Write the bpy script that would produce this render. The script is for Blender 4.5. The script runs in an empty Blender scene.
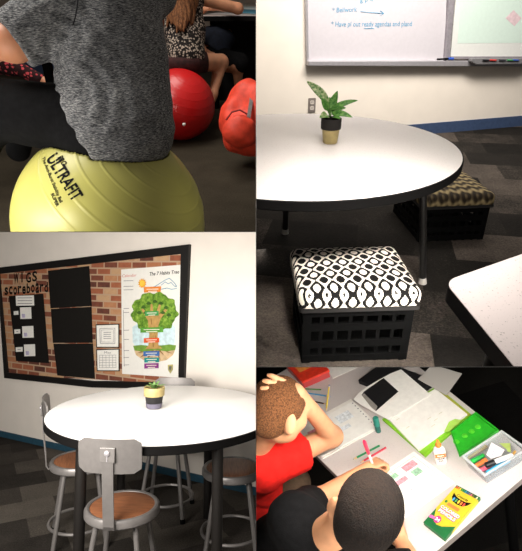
import bpy, bmesh, math, random
import numpy as np
from mathutils import Matrix, Vector
random.seed(7); rng = np.random.default_rng(7)
R = math.radians; PI = math.pi
SC = bpy.context.scene; COL = SC.collection
# ------------------------------------------------------------------ camera, world, lights, exposure
F, CX, CY = 500.0, 261.0, 275.5            # focal length in pixels, picture centre (522 x 551)
O = np.array([0., 0., 1.172])              # the eye; room 2's floor is world z = 0

def rcam(p, r):
    p, r = R(p), R(r)
    f = np.array([0, math.cos(p), -math.sin(p)]); x = np.array([1., 0, 0]); u = np.cross(x, f)
    return np.stack([math.cos(r)*x+math.sin(r)*u, -math.sin(r)*x+math.cos(r)*u, f], 1)
MC = {1: rcam(29.3655, -.664), 2: rcam(29.3655, -.664), 3: rcam(-.4184, .9603), 4: rcam(24.3558, -17.1203)}
WC = MC[1]                                  # camera -> world axes
RW = {k: WC @ MC[k].T for k in MC}          # room axes -> world axes (the four show boxes each have their own tilt)

cam = bpy.data.cameras.new('camera'); cam_o = bpy.data.objects.new('camera', cam); COL.objects.link(cam_o)
cam.sensor_fit = 'HORIZONTAL'; cam.sensor_width = 36; cam.lens = 36*F/522; cam.clip_start = .05; cam.clip_end = 60
cam_o.matrix_world = Matrix.Translation(O) @ Matrix(np.stack([WC[:, 0], WC[:, 1], -WC[:, 2]], 1).tolist()).to_4x4()
SC.camera = cam_o
SC.view_settings.view_transform = 'Standard'; SC.view_settings.look = 'None'
SC.view_settings.exposure = 0.0; SC.view_settings.gamma = 1; SC.view_settings.use_curve_mapping = False
world = bpy.data.worlds.new('world'); SC.world = world; world.use_nodes = True
world.node_tree.nodes['Background'].inputs[0].default_value = (1, .95, .88, 1)
world.node_tree.nodes['Background'].inputs[1].default_value = .10

def ray(k, x, y): return MC[k] @ np.array([(x-CX)/F, -(y-CY)/F, 1.])
def J(k, x, y, d): return ray(k, x, y)*d
def RM(k):                                  # room k -> world matrix
    return Matrix.Translation(O) @ Matrix(RW[k].tolist()).to_4x4()
def lamp(k, loc, aim, sx, sy, power, col=(1, .95, .88), spread=180):
    d = bpy.data.lights.new('unseen_lamp', 'AREA'); d.shape = 'RECTANGLE'; d.size = sx; d.size_y = sy  # area light out of view, added to light its box
    d.energy = power; d.color = col; d.spread = R(spread)
    o = bpy.data.objects.new('unseen_lamp', d); COL.objects.link(o)
    q = (Vector(aim)-Vector(loc)).to_track_quat('-Z', 'Y')
    o.matrix_world = RM(k) @ Matrix.Translation(loc) @ q.to_matrix().to_4x4()
    return o
lamp(1, (-1.5, 1.9, 1.15), (-.6, 1.7, -.6), .8, .8, 36)
lamp(1, (-.9, 3.6, 1.3), (-.7, 3.4, -.9), 1.2, 1.2, 32)
lamp(2, (.55, 1.95, 1.5), (.5, 1.9, -1), 1.1, .9, 17)
lamp(2, (1.2, 3.3, 1.4), (1.3, 4.5, -.5), 2.0, .7, 80, spread=125)  # added out of view to brighten the back wall
lamp(2, (.36, -.3, 1.25), (.33, 1.62, -.87), .35, .35, 4.6, spread=24)  # narrow spot added behind the camera to brighten the stool cushion
lamp(3, J(3, -260, 345, 1.15), (-.9, 3.9, -.3), 1.0, .7, 82)  # added low on the left, out of view, to brighten the display wall
lamp(3, (-.55, 2.4, .09), (-.5, 2.6, -1), 1.0, 1.0, 14)  # added under the left divider to brighten the round table
lamp(4, J(4, 800, 500, 1.15), J(4, 380, 440, 2.0), .8, .8, 17)  # added out of view on the right to brighten the desk
lamp(4, J(4, 420, 900, 1.0), J(4, 400, 460, 2.0), .9, .7, 12)  # fill added below the view for the desk and boys
lamp(4, J(4, 425, 374, 1.3), J(4, 385, 480, 2.0), .5, .12, 20)  # added under the right divider to lift the far pages

# ------------------------------------------------------------------ geometry helpers
def onz(k, x, y, z):
    r = ray(k, x, y); return r*(z/r[2])
class Wall:                                 # a vertical wall of room k: u along it, v = z, w = out into the room
    def __init__(s, k, yaw, D):
        s.k = k; a = R(yaw); s.n = np.array([math.sin(a), math.cos(a), 0]); s.t = np.array([math.cos(a), -math.sin(a), 0]); s.D = D
    def uv(s, x, y):
        r = ray(s.k, x, y); p = r*(s.D/(r @ s.n)); return np.array([p @ s.t, p[2]])
    def P(s, u, v, w=0): return s.n*(s.D-w)+s.t*u+np.array([0, 0, v])
    def mat(s, u, v, w=0):
        m = np.stack([s.t, s.n, np.array([0, 0, 1.])], 1)
        return Matrix.Translation(s.P(u, v, w)) @ Matrix(m.tolist()).to_4x4()

class MB:
    def __init__(s): s.v = []; s.f = []
    def raw(s, v, f):
        b = len(s.v); s.v += [tuple(map(float, p)) for p in v]; s.f += [tuple(b+i for i in q) for q in f]; return s
    def box(s, c, d, M=None):
        c = np.array(c, float); h = np.array(d, float)/2
        v = [np.array([x, y, z])*h for z in (-1, 1) for y in (-1, 1) for x in (-1, 1)]
        if M is not None: v = [M @ p for p in v]
        return s.raw([c+p for p in v], [(0, 2, 3, 1), (4, 5, 7, 6), (0, 1, 5, 4), (2, 6, 7, 3), (0, 4, 6, 2), (1, 3, 7, 5)])
    def prism(s, poly, lo, hi):             # polygon in xy between two heights
        n = len(poly); v = [(p[0], p[1], lo) for p in poly]+[(p[0], p[1], hi) for p in poly]
        return s.raw(v, [tuple(range(n-1, -1, -1)), tuple(range(n, 2*n))]+[(i, (i+1) % n, n+(i+1) % n, n+i) for i in range(n)])
    def prism_fn(s, poly, f0, f1):          # polygon mapped by two functions
        n = len(poly); v = [f0(*p) for p in poly]+[f1(*p) for p in poly]
        return s.raw(v, [tuple(range(n-1, -1, -1)), tuple(range(n, 2*n))]+[(i, (i+1) % n, n+(i+1) % n, n+i) for i in range(n)])
    def lathe(s, prof, n=32, c=(0, 0, 0), M=None):
        c = np.array(c, float); v = []; f = []
        for r, z in prof:
            for i in range(n):
                a = 2*PI*i/n; p = np.array([r*math.cos(a), r*math.sin(a), z]); v.append(c+(M @ p if M is not None else p))
        for j in range(len(prof)-1):
            for i in range(n):
                f.append((j*n+i, j*n+(i+1) % n, (j+1)*n+(i+1) % n, (j+1)*n+i))
        f.append(tuple(range(n-1, -1, -1))); f.append(tuple((len(prof)-1)*n+i for i in range(n)))
        return s.raw(v, f)
    def tube(s, pts, r, n=10, closed=False, flat=None):
        pts = [np.array(p, float) for p in pts]; N = len(pts); rr = r if hasattr(r, '__len__') else [r]*N
        v = []; f = []; prev = None
        for i, p in enumerate(pts):
            a = pts[(i-1) % N] if (closed or i > 0) else p; b = pts[(i+1) % N] if (closed or i < N-1) else p
            t = b-a; t = t/(np.linalg.norm(t)+1e-12)
            if prev is None:
                prev = np.cross(t, [0, 0, 1.]); 
                if np.linalg.norm(prev) < .05: prev = np.cross(t, [0, 1., 0])
            x = prev-t*(prev @ t); x /= np.linalg.norm(x)+1e-12; prev = x; y = np.cross(t, x)
            for j in range(n):
                q = 2*PI*j/n; v.append(p+rr[i]*(math.cos(q)*x+(flat or 1)*math.sin(q)*y))
        for i in range(N if closed else N-1):
            for j in range(n):
                f.append((i*n+j, i*n+(j+1) % n, ((i+1) % N)*n+(j+1) % n, ((i+1) % N)*n+j))
        if not closed: f.append(tuple(range(n-1, -1, -1))); f.append(tuple((N-1)*n+j for j in range(n)))
        return s.raw(v, f)
    def ball(s, c, r, n=16, M=None):
        r = np.array(r if hasattr(r, '__len__') else [r]*3, float)
        prof = [(max(1e-4, math.sin(PI*i/n)), -math.cos(PI*i/n)) for i in range(n+1)]
        D = np.diag(r) if M is None else M @ np.diag(r)
        return s.lathe(prof, 2*n, c, D)
    def ring(s, c, r, t, n=40, m=8): return s.tube([(c[0]+r*math.cos(2*PI*i/n), c[1]+r*math.sin(2*PI*i/n), c[2]) for i in range(n)], t, m, True)

def rrect(w, d, r, n=6, cx=0, cy=0):        # rounded rectangle outline
    o = []
    for sx, sy, a0 in ((1, 1, 0), (-1, 1, 90), (-1, -1, 180), (1, -1, 270)):
        for i in range(n+1):
            a = R(a0+90*i/n); o.append((cx+sx*(w/2-r)+r*math.cos(a), cy+sy*(d/2-r)+r*math.sin(a)))
    return o
def cushion_mb(w, d, h, r, z0=0, n=6):      # a soft box with rolled top edges
    m = MB(); prof = [(-.004, 0), (0, .004)]+[(-r+r*math.cos(R(90*i/n)), h-r+r*math.sin(R(90*i/n))) for i in range(n+1)]
    N = 0; v = []; f = []
    for off, z in prof:
        o = rrect(w+2*off, d+2*off, max(.004, .03+off), 5); N = len(o); v += [(x, y, z0+z) for x, y in o]
    for j in range(len(prof)-1):
        for i in range(N): f.append((j*N+i, j*N+(i+1) % N, (j+1)*N+(i+1) % N, (j+1)*N+i))
    f.append(tuple(range(N-1, -1, -1)))
    c = len(v); j = len(prof)-1
    for sc_, up in ((.8, .006), (.5, .009), (.2, .010)):
        o = rrect((w-2*r)*sc_, (d-2*r)*sc_, .02*sc_, 5); v += [(x, y, z0+h+up) for x, y in o]
        for i in range(N): f.append((j*N+i, j*N+(i+1) % N, (j+1)*N+(i+1) % N, (j+1)*N+i))
        j += 1
    f.append(tuple(j*N+i for i in range(N)))
    return m.raw(v, f)

def mesh_obj(name, mb, mat, smooth=False, bevel=0, uvs=None):
    me = bpy.data.meshes.new(name); me.from_pydata(mb.v, [], mb.f)
    bm = bmesh.new(); bm.from_mesh(me); bmesh.ops.recalc_face_normals(bm, faces=bm.faces)
    if bevel:
        bmesh.ops.remove_doubles(bm, verts=bm.verts, dist=1e-6)
        es = [e for e in bm.edges if len(e.link_faces) == 2 and e.calc_face_angle(0) > .6]
        bmesh.ops.bevel(bm, geom=es, offset=bevel, segments=2, profile=.6, affect='EDGES', clamp_overlap=True)
    for f_ in bm.faces: f_.smooth = bool(smooth)
    bm.to_mesh(me); bm.free()
    if smooth and smooth != 'all':
        try: me.set_sharp_from_angle(angle=R(38))
        except Exception: pass
    me.materials.append(mat)
    o = bpy.data.objects.new(name, me); COL.objects.link(o); return o
ROOM = {}
def tag(o, label, cat, group=None):
    o['label'] = label; o['category'] = cat
    if group: o['group'] = group
    return o
def place(o, k, loc=(0, 0, 0), rot=0, M=None):
    o.matrix_world = RM(k) @ (M if M is not None else Matrix.Translation(loc) @ Matrix.Rotation(rot, 4, 'Z')); ROOM[o.name] = k; return o
def thing(k, name, label, cat, loc=(0, 0, 0), rot=0, group=None, M=None):
    o = bpy.data.objects.new(name, None); COL.objects.link(o); o.empty_display_size = .05
    place(o, k, loc, rot, M); return tag(o, label, cat, group)
def part(name, mb, mat, parent, smooth=False, bevel=0, label=None):
    o = mesh_obj(name, mb, mat, smooth, bevel); o.parent = parent
    if label: o['label'] = label
    return o
def single(k, name, mb, mat, label, cat, loc=(0, 0, 0), rot=0, group=None, M=None, smooth=False, bevel=0):
    return tag(place(mesh_obj(name, mb, mat, smooth, bevel), k, loc, rot, M), label, cat, group)
def struct(k, name, mb, mat, M=None, loc=(0, 0, 0)):
    o = place(mesh_obj(name, mb, mat), k, loc, 0, M); o['kind'] = 'structure'; return o
def text2d(s, size, align='LEFT', bold=0, shear=0, space=1):
    c = bpy.data.curves.new('t', 'FONT'); c.body = s; c.size = size; c.align_x = align; c.offset = bold; c.shear = shear; c.resolution_u = 3; c.space_character = space
    o = bpy.data.objects.new('t', c); COL.objects.link(o)
    dg = bpy.context.evaluated_depsgraph_get(); me = o.evaluated_get(dg).to_mesh()
    v = [(p.co.x, p.co.y) for p in me.vertices]; f = [tuple(p.vertices) for p in me.polygons]
    o.evaluated_get(dg).to_mesh_clear(); bpy.data.objects.remove(o); bpy.data.curves.remove(c)
    return v, f
def text_mb(s, size, fn, mb=None, **kw):    # lettering as flat faces laid on a surface by fn(x, y)
    mb = mb or MB(); v, f = text2d(s, size, **kw); return mb.raw([fn(*p) for p in v], f)

# ------------------------------------------------------------------ implicit bodies -> one continuous mesh
def cap(a, b, ra, rb=None):
    a = np.array(a, float); b = np.array(b, float); rb = ra if rb is None else rb; d = b-a; L = d @ d+1e-12
    def f(P):
        t = np.clip((P-a) @ d/L, 0, 1); return np.linalg.norm(P-a-t[:, None]*d, axis=1)-(ra+(rb-ra)*t)
    f.bb = (np.minimum(a-ra, b-rb), np.maximum(a+ra, b+rb)); return f
def frame(f, u):
    f = np.array(f, float); f /= np.linalg.norm(f); u = np.array(u, float); u = u-f*(u @ f); u /= np.linalg.norm(u); return np.stack([np.cross(f, u), f, u], 1)
def ell(c, r, M=np.eye(3)):
    c = np.array(c, float); r = np.array(r, float)
    def f(P):
        q = (P-c) @ M; k0 = np.linalg.norm(q/r, axis=1); k1 = np.linalg.norm(q/(r*r), axis=1)+1e-9; return k0*(k0-1)/k1
    m = max(r); f.bb = (c-m, c+m); return f
def union(prims, k=.02):
    def f(P):
        d = None
        for p in prims:
            e = p(P)
            if d is None: d = e
            else:
                h = np.maximum(k-np.abs(d-e), 0)/k; d = np.minimum(d, e)-h*h*k*.25
        return d
    f.bb = (np.min([p.bb[0] for p in prims], 0), np.max([p.bb[1] for p in prims], 0)); return f
def offset(fn, t):
    g = lambda P: fn(P)-t
    g.bb = (fn.bb[0]-t, fn.bb[1]+t); return g
def cut(fn, *planes):                       # keep where (P-p).n >= 0
    pl = [(np.array(p, float), np.array(n, float)/np.linalg.norm(n)) for p, n in planes]
    def g(P):
        d = fn(P)
        for p, n in pl: d = np.maximum(d, -((P-p) @ n))
        return d
    g.bb = fn.bb; return g
def wrinkle(fn, amp, fr, seed=0):
    r_ = np.random.default_rng(seed); ks = r_.normal(size=(5, 3))*fr; ph = r_.uniform(0, 6, 5)
    def g(P):
        w = 0
        for q, h in zip(ks, ph): w = w+np.sin(P @ q+h+1.3*np.sin(P @ q[::-1]*.6))
        return fn(P)+amp*w/2.2
    g.bb = fn.bb; return g
def nets(fn, h, base=(0, 0, 0)):
    lo = fn.bb[0]-3*h; hi = fn.bb[1]+3*h; B = 8
    nb = np.ceil((hi-lo)/h/B).astype(int)+1; n = nb*B
    ci = np.stack(np.meshgrid(*[np.arange(q) for q in nb], indexing='ij'), -1).reshape(-1, 3)
    cd = fn(lo+(ci*B+(B-1)/2)*h)
    V = np.repeat(np.repeat(np.repeat(cd.reshape(nb), B, 0), B, 1), B, 2).astype(np.float32)
    act = ci[np.abs(cd) < B*h*1.5]
    off = np.stack(np.meshgrid(*[np.arange(B)]*3, indexing='ij'), -1).reshape(-1, 3)
    for s0 in range(0, len(act), 400):
        a = act[s0:s0+400]; idx = (a[:, None, :]*B+off[None]).reshape(-1, 3)
        V[idx[:, 0], idx[:, 1], idx[:, 2]] = fn(lo+idx*h)
    S = V < 0; c = np.zeros(np.array(S.shape)-1, np.int8)
    sl = lambda A, i, j, k_: A[i:A.shape[0]-1+i, j:A.shape[1]-1+j, k_:A.shape[2]-1+k_]
    cs = [(i, j, k_) for i in (0, 1) for j in (0, 1) for k_ in (0, 1)]
    for q in cs: c += sl(S, *q)
    A = np.argwhere((c > 0) & (c < 8)); acc = np.zeros((len(A), 3)); cnt = np.zeros(len(A))
    for i, p in enumerate(cs):
        for q in cs[i+1:]:
            if sum(abs(x-y) for x, y in zip(p, q)) != 1: continue
            ia = A+p; ib = A+q; va = V[tuple(ia.T)]; vb = V[tuple(ib.T)]; m = (va < 0) != (vb < 0)
            t = np.where(m, va/np.where(m, va-vb, 1), 0)[:, None]; acc += np.where(m[:, None], np.array(p)+t*(np.array(q)-np.array(p)), 0); cnt += m
    pts = lo+(A+acc/cnt[:, None])*h-np.array(base)
    I = -np.ones(c.shape, np.int32); I[tuple(A.T)] = np.arange(len(A)); F_ = []
    for ax in range(3):
        s0 = [slice(None)]*3; s1 = [slice(None)]*3; s0[ax] = slice(0, -1); s1[ax] = slice(1, None)
        E_ = np.argwhere(S[tuple(s0)] != S[tuple(s1)]); b, d = [(1, 2), (2, 0), (0, 1)][ax]
        E_ = E_[(E_[:, b] > 0) & (E_[:, d] > 0)]
        q = []
        for db, dd in ((-1, -1), (0, -1), (0, 0), (-1, 0)):
            e = E_.copy(); e[:, b] += db; e[:, d] += dd; q.append(I[tuple(e.T)])
        q = np.stack(q, 1); fl = S[tuple(E_.T)]; q[~fl] = q[~fl][:, ::-1]; F_.append(q)
    F_ = np.concatenate(F_); F_ = F_[(F_ >= 0).all(1)]
    m = MB(); m.v = [tuple(p) for p in pts.tolist()]; m.f = [tuple(q) for q in F_.tolist()]; return m
def hand(wrist, d, nrm, curl=(25, 35, 25), s=1, side=1, spread=6, tc=30):
    """palm + four unequal bent fingers + thumb; d = pointing direction, nrm = back of the hand"""
    w = np.array(wrist, float); d = np.array(d, float); d /= np.linalg.norm(d); n = np.array(nrm, float); n = n-d*(n @ d); n /= np.linalg.norm(n); x = np.cross(d, n)*side
    pr = []
    for i, o in enumerate((-.028, -.010, .009, .026)):
        pr.append(cap(w+x*o*.55*s, w+d*.072*s+x*o*s, .0125*s, .0105*s))
    for i, (o, L) in enumerate(zip((-.029, -.010, .0095, .028), (.062, .072, .067, .052))):
        a = R(spread*(i-1.5)); dd = d*math.cos(a)+x*math.sin(a); nn = n.copy(); p = w+d*.074*s+x*o*s
        for fr, cu in zip((.45, .32, .23), curl):
            ca = R(cu); dd, nn = dd*math.cos(ca)-nn*math.sin(ca), nn*math.cos(ca)+dd*math.sin(ca)
            q = p+dd*L*fr*s; pr.append(cap(p, q, .0085*s, .0075*s)); p = q
    b = w+d*.018*s-x*.026*s; t1 = b+(d*.62-x*.6-n*math.sin(R(tc))*.6)*.036*s; t2 = t1+(d*.85-x*.15-n*math.sin(R(tc))*.8)*.03*s
    pr += [cap(w-x*.008*s, b, .014*s, .012*s), cap(b, t1, .0115*s, .0095*s), cap(t1, t2, .0095*s, .008*s)]
    return pr
def head(c, f, u, s=1):
    M = frame(f, u); P = lambda x, y, z: np.array(c)+M @ (np.array([x, y, z])*s)
    pr = [ell(P(0, -.005, .02), np.array([.076, .094, .088])*s, M), ell(P(0, .02, -.045), np.array([.058, .070, .068])*s, M), ell(P(0, .055, -.085), np.array([.028, .03, .02])*s, M),
          cap(P(0, .088, .0), P(0, .108, -.028), .010*s, .013*s), ell(P(0, .082, .012), np.array([.05, .012, .012])*s, M), ell(P(.036, .07, -.03), np.array([.024, .022, .026])*s, M), ell(P(-.036, .07, -.03), np.array([.024, .022, .026])*s, M),
          cap(P(-.02, .084, -.058), P(.02, .084, -.058), .007*s)]
    for e in (-1, 1):
        pr += [ell(P(e*.086, -.016, -.020), np.array([.010, .017, .029])*s, frame(M @ np.array([e*.5, 1, 0]), M[:, 2])), ell(P(e*.074, -.010, -.042), np.array([.010, .011, .012])*s, M)]
    return pr, M, P

# ------------------------------------------------------------------ materials
def lin(c): return tuple(((x/255)/12.92 if x/255 <= .04045 else ((x/255+.055)/1.055)**2.4) for x in c)
def rgba(c): return lin(c)+(1,)
class NT:
    def __init__(s, name):
        s.m = bpy.data.materials.new(name); s.m.use_nodes = True; s.t = s.m.node_tree; s.b = s.t.nodes['Principled BSDF']
    def n(s, ty, **kw):
        q = s.t.nodes.new(ty)
        for a, v in kw.items():
            if a.startswith('i_'):
                key = a[2:].replace('_', ' '); q.inputs[key].default_value = v
            else: setattr(q, a, v)
        return q
    def l(s, a, b): s.t.links.new(a, b)
    def math(s, op, a, b=None, c=None):
        q = s.n('ShaderNodeMath', operation=op)
        for i, x in enumerate((a, b, c)):
            if x is None: continue
            if isinstance(x, (int, float)): q.inputs[i].default_value = x
            else: s.l(x, q.inputs[i])
        return q.outputs[0]
    def coord(s, scale=(1, 1, 1), kind='Object', rot=(0, 0, 0)):
        tc = s.n('ShaderNodeTexCoord'); mp = s.n('ShaderNodeMapping'); mp.inputs['Scale'].default_value = scale; mp.inputs['Rotation'].default_value = rot
        s.l(tc.outputs[kind], mp.inputs[0]); return mp.outputs[0]
    def ramp(s, fac, stops, interp='LINEAR'):
        q = s.n('ShaderNodeValToRGB'); q.color_ramp.interpolation = interp; e = q.color_ramp.elements
        while len(e) < len(stops): e.new(.5)
        for x, (p, c) in zip(e, stops): x.position = p; x.color = rgba(c)
        s.l(fac, q.inputs[0]); return q.outputs[0]
    def noise(s, v, scale, detail=3, rough=.5):
        q = s.n('ShaderNodeTexNoise'); q.inputs['Scale'].default_value = scale; q.inputs['Detail'].default_value = detail; q.inputs['Roughness'].default_value = rough; s.l(v, q.inputs[0]); return q.outputs[0]
    def bump(s, h, strength=.3, dist=.01):
        q = s.n('ShaderNodeBump'); q.inputs['Strength'].default_value = strength; q.inputs['Distance'].default_value = dist; s.l(h, q.inputs['Height']); s.l(q.outputs[0], s.b.inputs['Normal'])
    def col(s, c): s.l(c, s.b.inputs['Base Color'])
    def p(s, rough=.6, metal=0, spec=.5, **kw):
        s.b.inputs['Roughness'].default_value = rough; s.b.inputs['Metallic'].default_value = metal; s.b.inputs['Specular IOR Level'].default_value = spec
        return s
_mc = {}
def mat(name, c, rough=.6, metal=0, spec=.4, var=.06, nscale=40, bump=0, alpha=1, emit=0):
    if name in _mc: return _mc[name]
    t = NT(name); t.p(rough, metal, spec); v = t.coord(); nz = t.noise(v, nscale)
    lo = [max(0, x*(1-var)) for x in c]; hi = [min(255, x*(1+var)) for x in c]
    t.col(t.ramp(nz, [(.3, lo), (.7, hi)]))
    if bump: t.bump(t.noise(v, nscale*4), bump, .004)
    if alpha < 1: t.b.inputs['Alpha'].default_value = alpha
    if emit: t.b.inputs['Emission Color'].default_value = rgba(c); t.b.inputs['Emission Strength'].default_value = emit
    _mc[name] = t.m; return t.m
def carpet(name, tones, tile=(.9, .22), grain=900, rot=0):
    t = NT(name); t.p(.95, 0, .1); v = t.coord(rot=(0, 0, rot))
    bk = t.n('ShaderNodeTexBrick', offset=.37); t.l(v, bk.inputs[0])
    for i, x in (('Color1', (0, 0, 0, 1)), ('Color2', (1, 1, 1, 1)), ('Mortar', (.4, .4, .4, 1))): bk.inputs[i].default_value = x
    for i, x in (('Scale', 1), ('Mortar Size', 0), ('Brick Width', tile[0]), ('Row Height', tile[1])): bk.inputs[i].default_value = x
    g = t.noise(t.coord((1, 1, 1)), grain/8, 2, .7); blot = t.noise(v, 7, 4)
    k = t.math('ADD', t.math('MULTIPLY', bk.outputs['Color'], .45), t.math('ADD', t.math('MULTIPLY', g, .55), t.math('MULTIPLY', blot, .25)))
    t.col(t.ramp(k, [(.25, tones[0]), (.6, tones[1]), (.95, tones[2])])); t.bump(g, .5, .004); return t.m
def ogee(name):
    t = NT(name); t.p(.85, 0, .2); tc = t.n('ShaderNodeTexCoord'); sx = t.n('ShaderNodeSeparateXYZ'); t.l(tc.outputs['Object'], sx.inputs[0])
    nz = t.noise(tc.outputs['Object'], 190, 1); w = t.math('MULTIPLY', t.math('SUBTRACT', nz, .5), .55)
    u = t.math('COSINE', t.math('MULTIPLY', sx.outputs[0], 2*PI/.0585)); vv = t.math('SUBTRACT', sx.outputs[1], sx.outputs[2])
    vz = t.math('MULTIPLY_ADD', vv, 2*PI/.080, .6)
    f = t.math('ADD', t.math('ADD', u, t.math('COSINE', vz)), w)
    k = t.math('MULTIPLY_ADD', f, .25, .5)
    t.col(t.ramp(k, [(0, (238, 228, 214)), (.20, (12, 10, 9)), (.49, (232, 222, 208)), (.725, (12, 10, 9))], 'CONSTANT')); return t.m
def weave(name):
    t = NT(name); t.p(.8, 0, .25); tc = t.n('ShaderNodeTexCoord'); sx = t.n('ShaderNodeSeparateXYZ'); t.l(tc.outputs['Object'], sx.inputs[0])
    z = t.math('PINGPONG', sx.outputs[0], .03); v = t.math('SUBTRACT', t.math('SUBTRACT', sx.outputs[1], sx.outputs[2]), t.math('MULTIPLY', z, .8))
    s_ = t.math('SINE', t.math('MULTIPLY', v, 2*PI/.06)); s2 = t.math('MULTIPLY', t.math('SINE', t.math('MULTIPLY', sx.outputs[0], 2*PI/.03)), .35)
    k = t.math('MULTIPLY_ADD', t.math('ADD', s_, s2), .35, .5)
    t.col(t.ramp(k, [(.2, (36, 27, 17)), (.5, (92, 78, 54)), (.85, (150, 133, 96))])); t.bump(k, .6, .01); return t.m
def brick(name):
    t = NT(name); t.p(.75, 0, .3); tc = t.n('ShaderNodeTexCoord'); sx = t.n('ShaderNodeSeparateXYZ'); t.l(tc.outputs['Object'], sx.inputs[0]); cb = t.n('ShaderNodeCombineXYZ'); t.l(sx.outputs[0], cb.inputs[0]); t.l(sx.outputs[2], cb.inputs[1])
    bk = t.n('ShaderNodeTexBrick', offset=.5); t.l(cb.outputs[0], bk.inputs[0])
    for i, x in (('Color1', (0, 0, 0, 1)), ('Color2', (1, 1, 1, 1)), ('Mortar', (.5, .5, .5, 1))): bk.inputs[i].default_value = x
    for i, x in (('Scale', 1), ('Mortar Size', .007), ('Mortar Smooth', .3), ('Brick Width', .145), ('Row Height', .054)): bk.inputs[i].default_value = x
    k = t.math('ADD', t.math('MULTIPLY', bk.outputs['Color'], .78), t.math('MULTIPLY', t.noise(cb.outputs[0], 26, 4), .25))
    c = t.ramp(k, [(.1, (82, 50, 42)), (.3, (126, 72, 54)), (.48, (158, 94, 66)), (.66, (176, 124, 88)), (.85, (188, 154, 118)), (.98, (140, 80, 66))])
    mx = t.n('ShaderNodeMix', data_type='RGBA'); t.l(bk.outputs['Fac'], mx.inputs[0]); t.l(c, mx.inputs[6]); mx.inputs[7].default_value = rgba((180, 152, 126)); t.col(mx.outputs[2]); return t.m
def heather(name, c0, c1, c2):
    t = NT(name); t.p(.92, 0, .15); a = t.noise(t.coord((55, 55, 330)), 1.6, 4, .75); b = t.noise(t.coord((14, 14, 14)), 1.0, 3)
    k = t.math('ADD', t.math('MULTIPLY', a, .95), t.math('MULTIPLY', b, .1)); t.col(t.ramp(k, [(.40, c0), (.53, c1), (.68, c2)])); t.bump(a, .25, .003); return t.m
def speckle(name, base, dots, scale=140, lo=.60):
    t = NT(name); t.p(.45, 0, .35); nz = t.noise(t.coord(), scale, 2, .6); t.col(t.ramp(nz, [(0, base), (lo, base), (lo+.1, dots)])); return t.m
def floral(name, base, dots, scale=22, hi=.42):
    t = NT(name); t.p(.9, 0, .2); q = t.n('ShaderNodeTexVoronoi'); q.inputs['Scale'].default_value = scale; t.l(t.coord(), q.inputs[0]); nz = t.noise(t.coord(), scale*4, 2)
    k = t.math('ADD', q.outputs['Distance'], t.math('MULTIPLY', t.math('SUBTRACT', nz, .5), .5)); t.col(t.ramp(k, [(0, dots), (hi-.06, dots), (hi, base), (1, base)])); return t.m
def leafmat(name, edge, mid):
    t = NT(name); t.p(.45, 0, .45); tc = t.n('ShaderNodeTexCoord'); nz = t.noise(t.coord(), 95, 4, .7); t.col(t.ramp(nz, [(.40, edge), (.62, mid)])); return t.m
def ballmat(name, c, rough=.35):
    t = NT(name); t.p(rough, 0, .5); nz = t.noise(t.coord(), 6, 3); t.col(t.ramp(nz, [(.3, [x*.95 for x in c]), (.7, c)])); t.b.inputs['Subsurface Weight'].default_value = .06; t.b.inputs['Subsurface Radius'].default_value = (.03, .03, .01); return t.m
def skinmat(name, c):
    t = NT(name); t.p(.5, 0, .35); nz = t.noise(t.coord(), 14, 4); t.col(t.ramp(nz, [(.3, [x*.93 for x in c]), (.7, [min(255, x*1.04) for x in c])])); t.b.inputs['Subsurface Weight'].default_value = .12; t.b.inputs['Subsurface Radius'].default_value = (.012, .005, .003); return t.m
def hairmat(name, c0, c1, sc=(160, 160, 30)):
    t = NT(name); t.p(.65, 0, .2); a = t.noise(t.coord(sc), 1, 4, .75); t.col(t.ramp(a, [(.40, c0), (.62, c1)])); t.bump(a, .9, .012); return t.m
def clearmat(name, c, alpha, rough=.15):
    t = NT(name); t.p(rough, 0, .5); t.b.inputs['Base Color'].default_value = rgba(c); t.b.inputs['Alpha'].default_value = alpha; return t.m
M_ = dict(
    black=mat('black_plastic', (6, 6, 6), .8, spec=.06), ink=mat('black_print', (14, 13, 13), .7, spec=.1), edge=mat('black_rubber_edge', (12, 11, 11), .7, spec=.12),
    white=mat('white_paper', (238, 236, 230), .7, spec=.2, var=.02), card=mat('white_card', (232, 228, 220), .7, spec=.2, var=.02),
    steel=mat('grey_steel_paint', (122, 118, 116), .4, .35, .5, var=.03), silver=mat('brushed_aluminium', (176, 172, 176), .4, .5, .5, var=.03),
    blackpaper=mat('black_paper', (24, 22, 20), .85, spec=.15), gold=mat('gold_paint', (178, 160, 108), .5, .1, .4), soil=mat('potting_soil', (40, 28, 20), .95, spec=.05, nscale=160, var=.4, bump=.6),
)

# ------------------------------------------------------------------ the four show boxes: unseen edge-on dividers added to block lamp light between them
def divider(name, pts, d0, d1, th=.0006):
    P = [ray(1, *p)*d for p, d in ((pts[0], d0), (pts[1], d0), (pts[1], d1), (pts[0], d1))]
    n = np.cross(P[1]-P[0], P[3]-P[0]); n /= np.linalg.norm(n)
    m = MB().raw([p+n*th/2 for p in P]+[p-n*th/2 for p in P], [(0, 1, 2, 3), (7, 6, 5, 4), (0, 4, 5, 1), (1, 5, 6, 2), (2, 6, 7, 3), (3, 7, 4, 0)])
    return struct(1, name, m, mat('grey_partition', (120, 116, 112), .8))
divider('light_divider_middle', ((256, -3200), (256, 2200)), 1.0, 7.0)
divider('wall_shelf_left', ((-2200, 232), (256, 232)), 1.0, 7.0)
divider('wall_shelf_right', ((256, 367), (2400, 367)), 1.0, 4.0)
PAN = {1: [('x', 256, -1), ('y', 232, -1)], 2: [('x', 256, 1), ('y', 367, -1)], 3: [('x', 256, -1), ('y', 232, 1)], 4: [('x', 256, 1), ('y', 367, 1)]}

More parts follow.
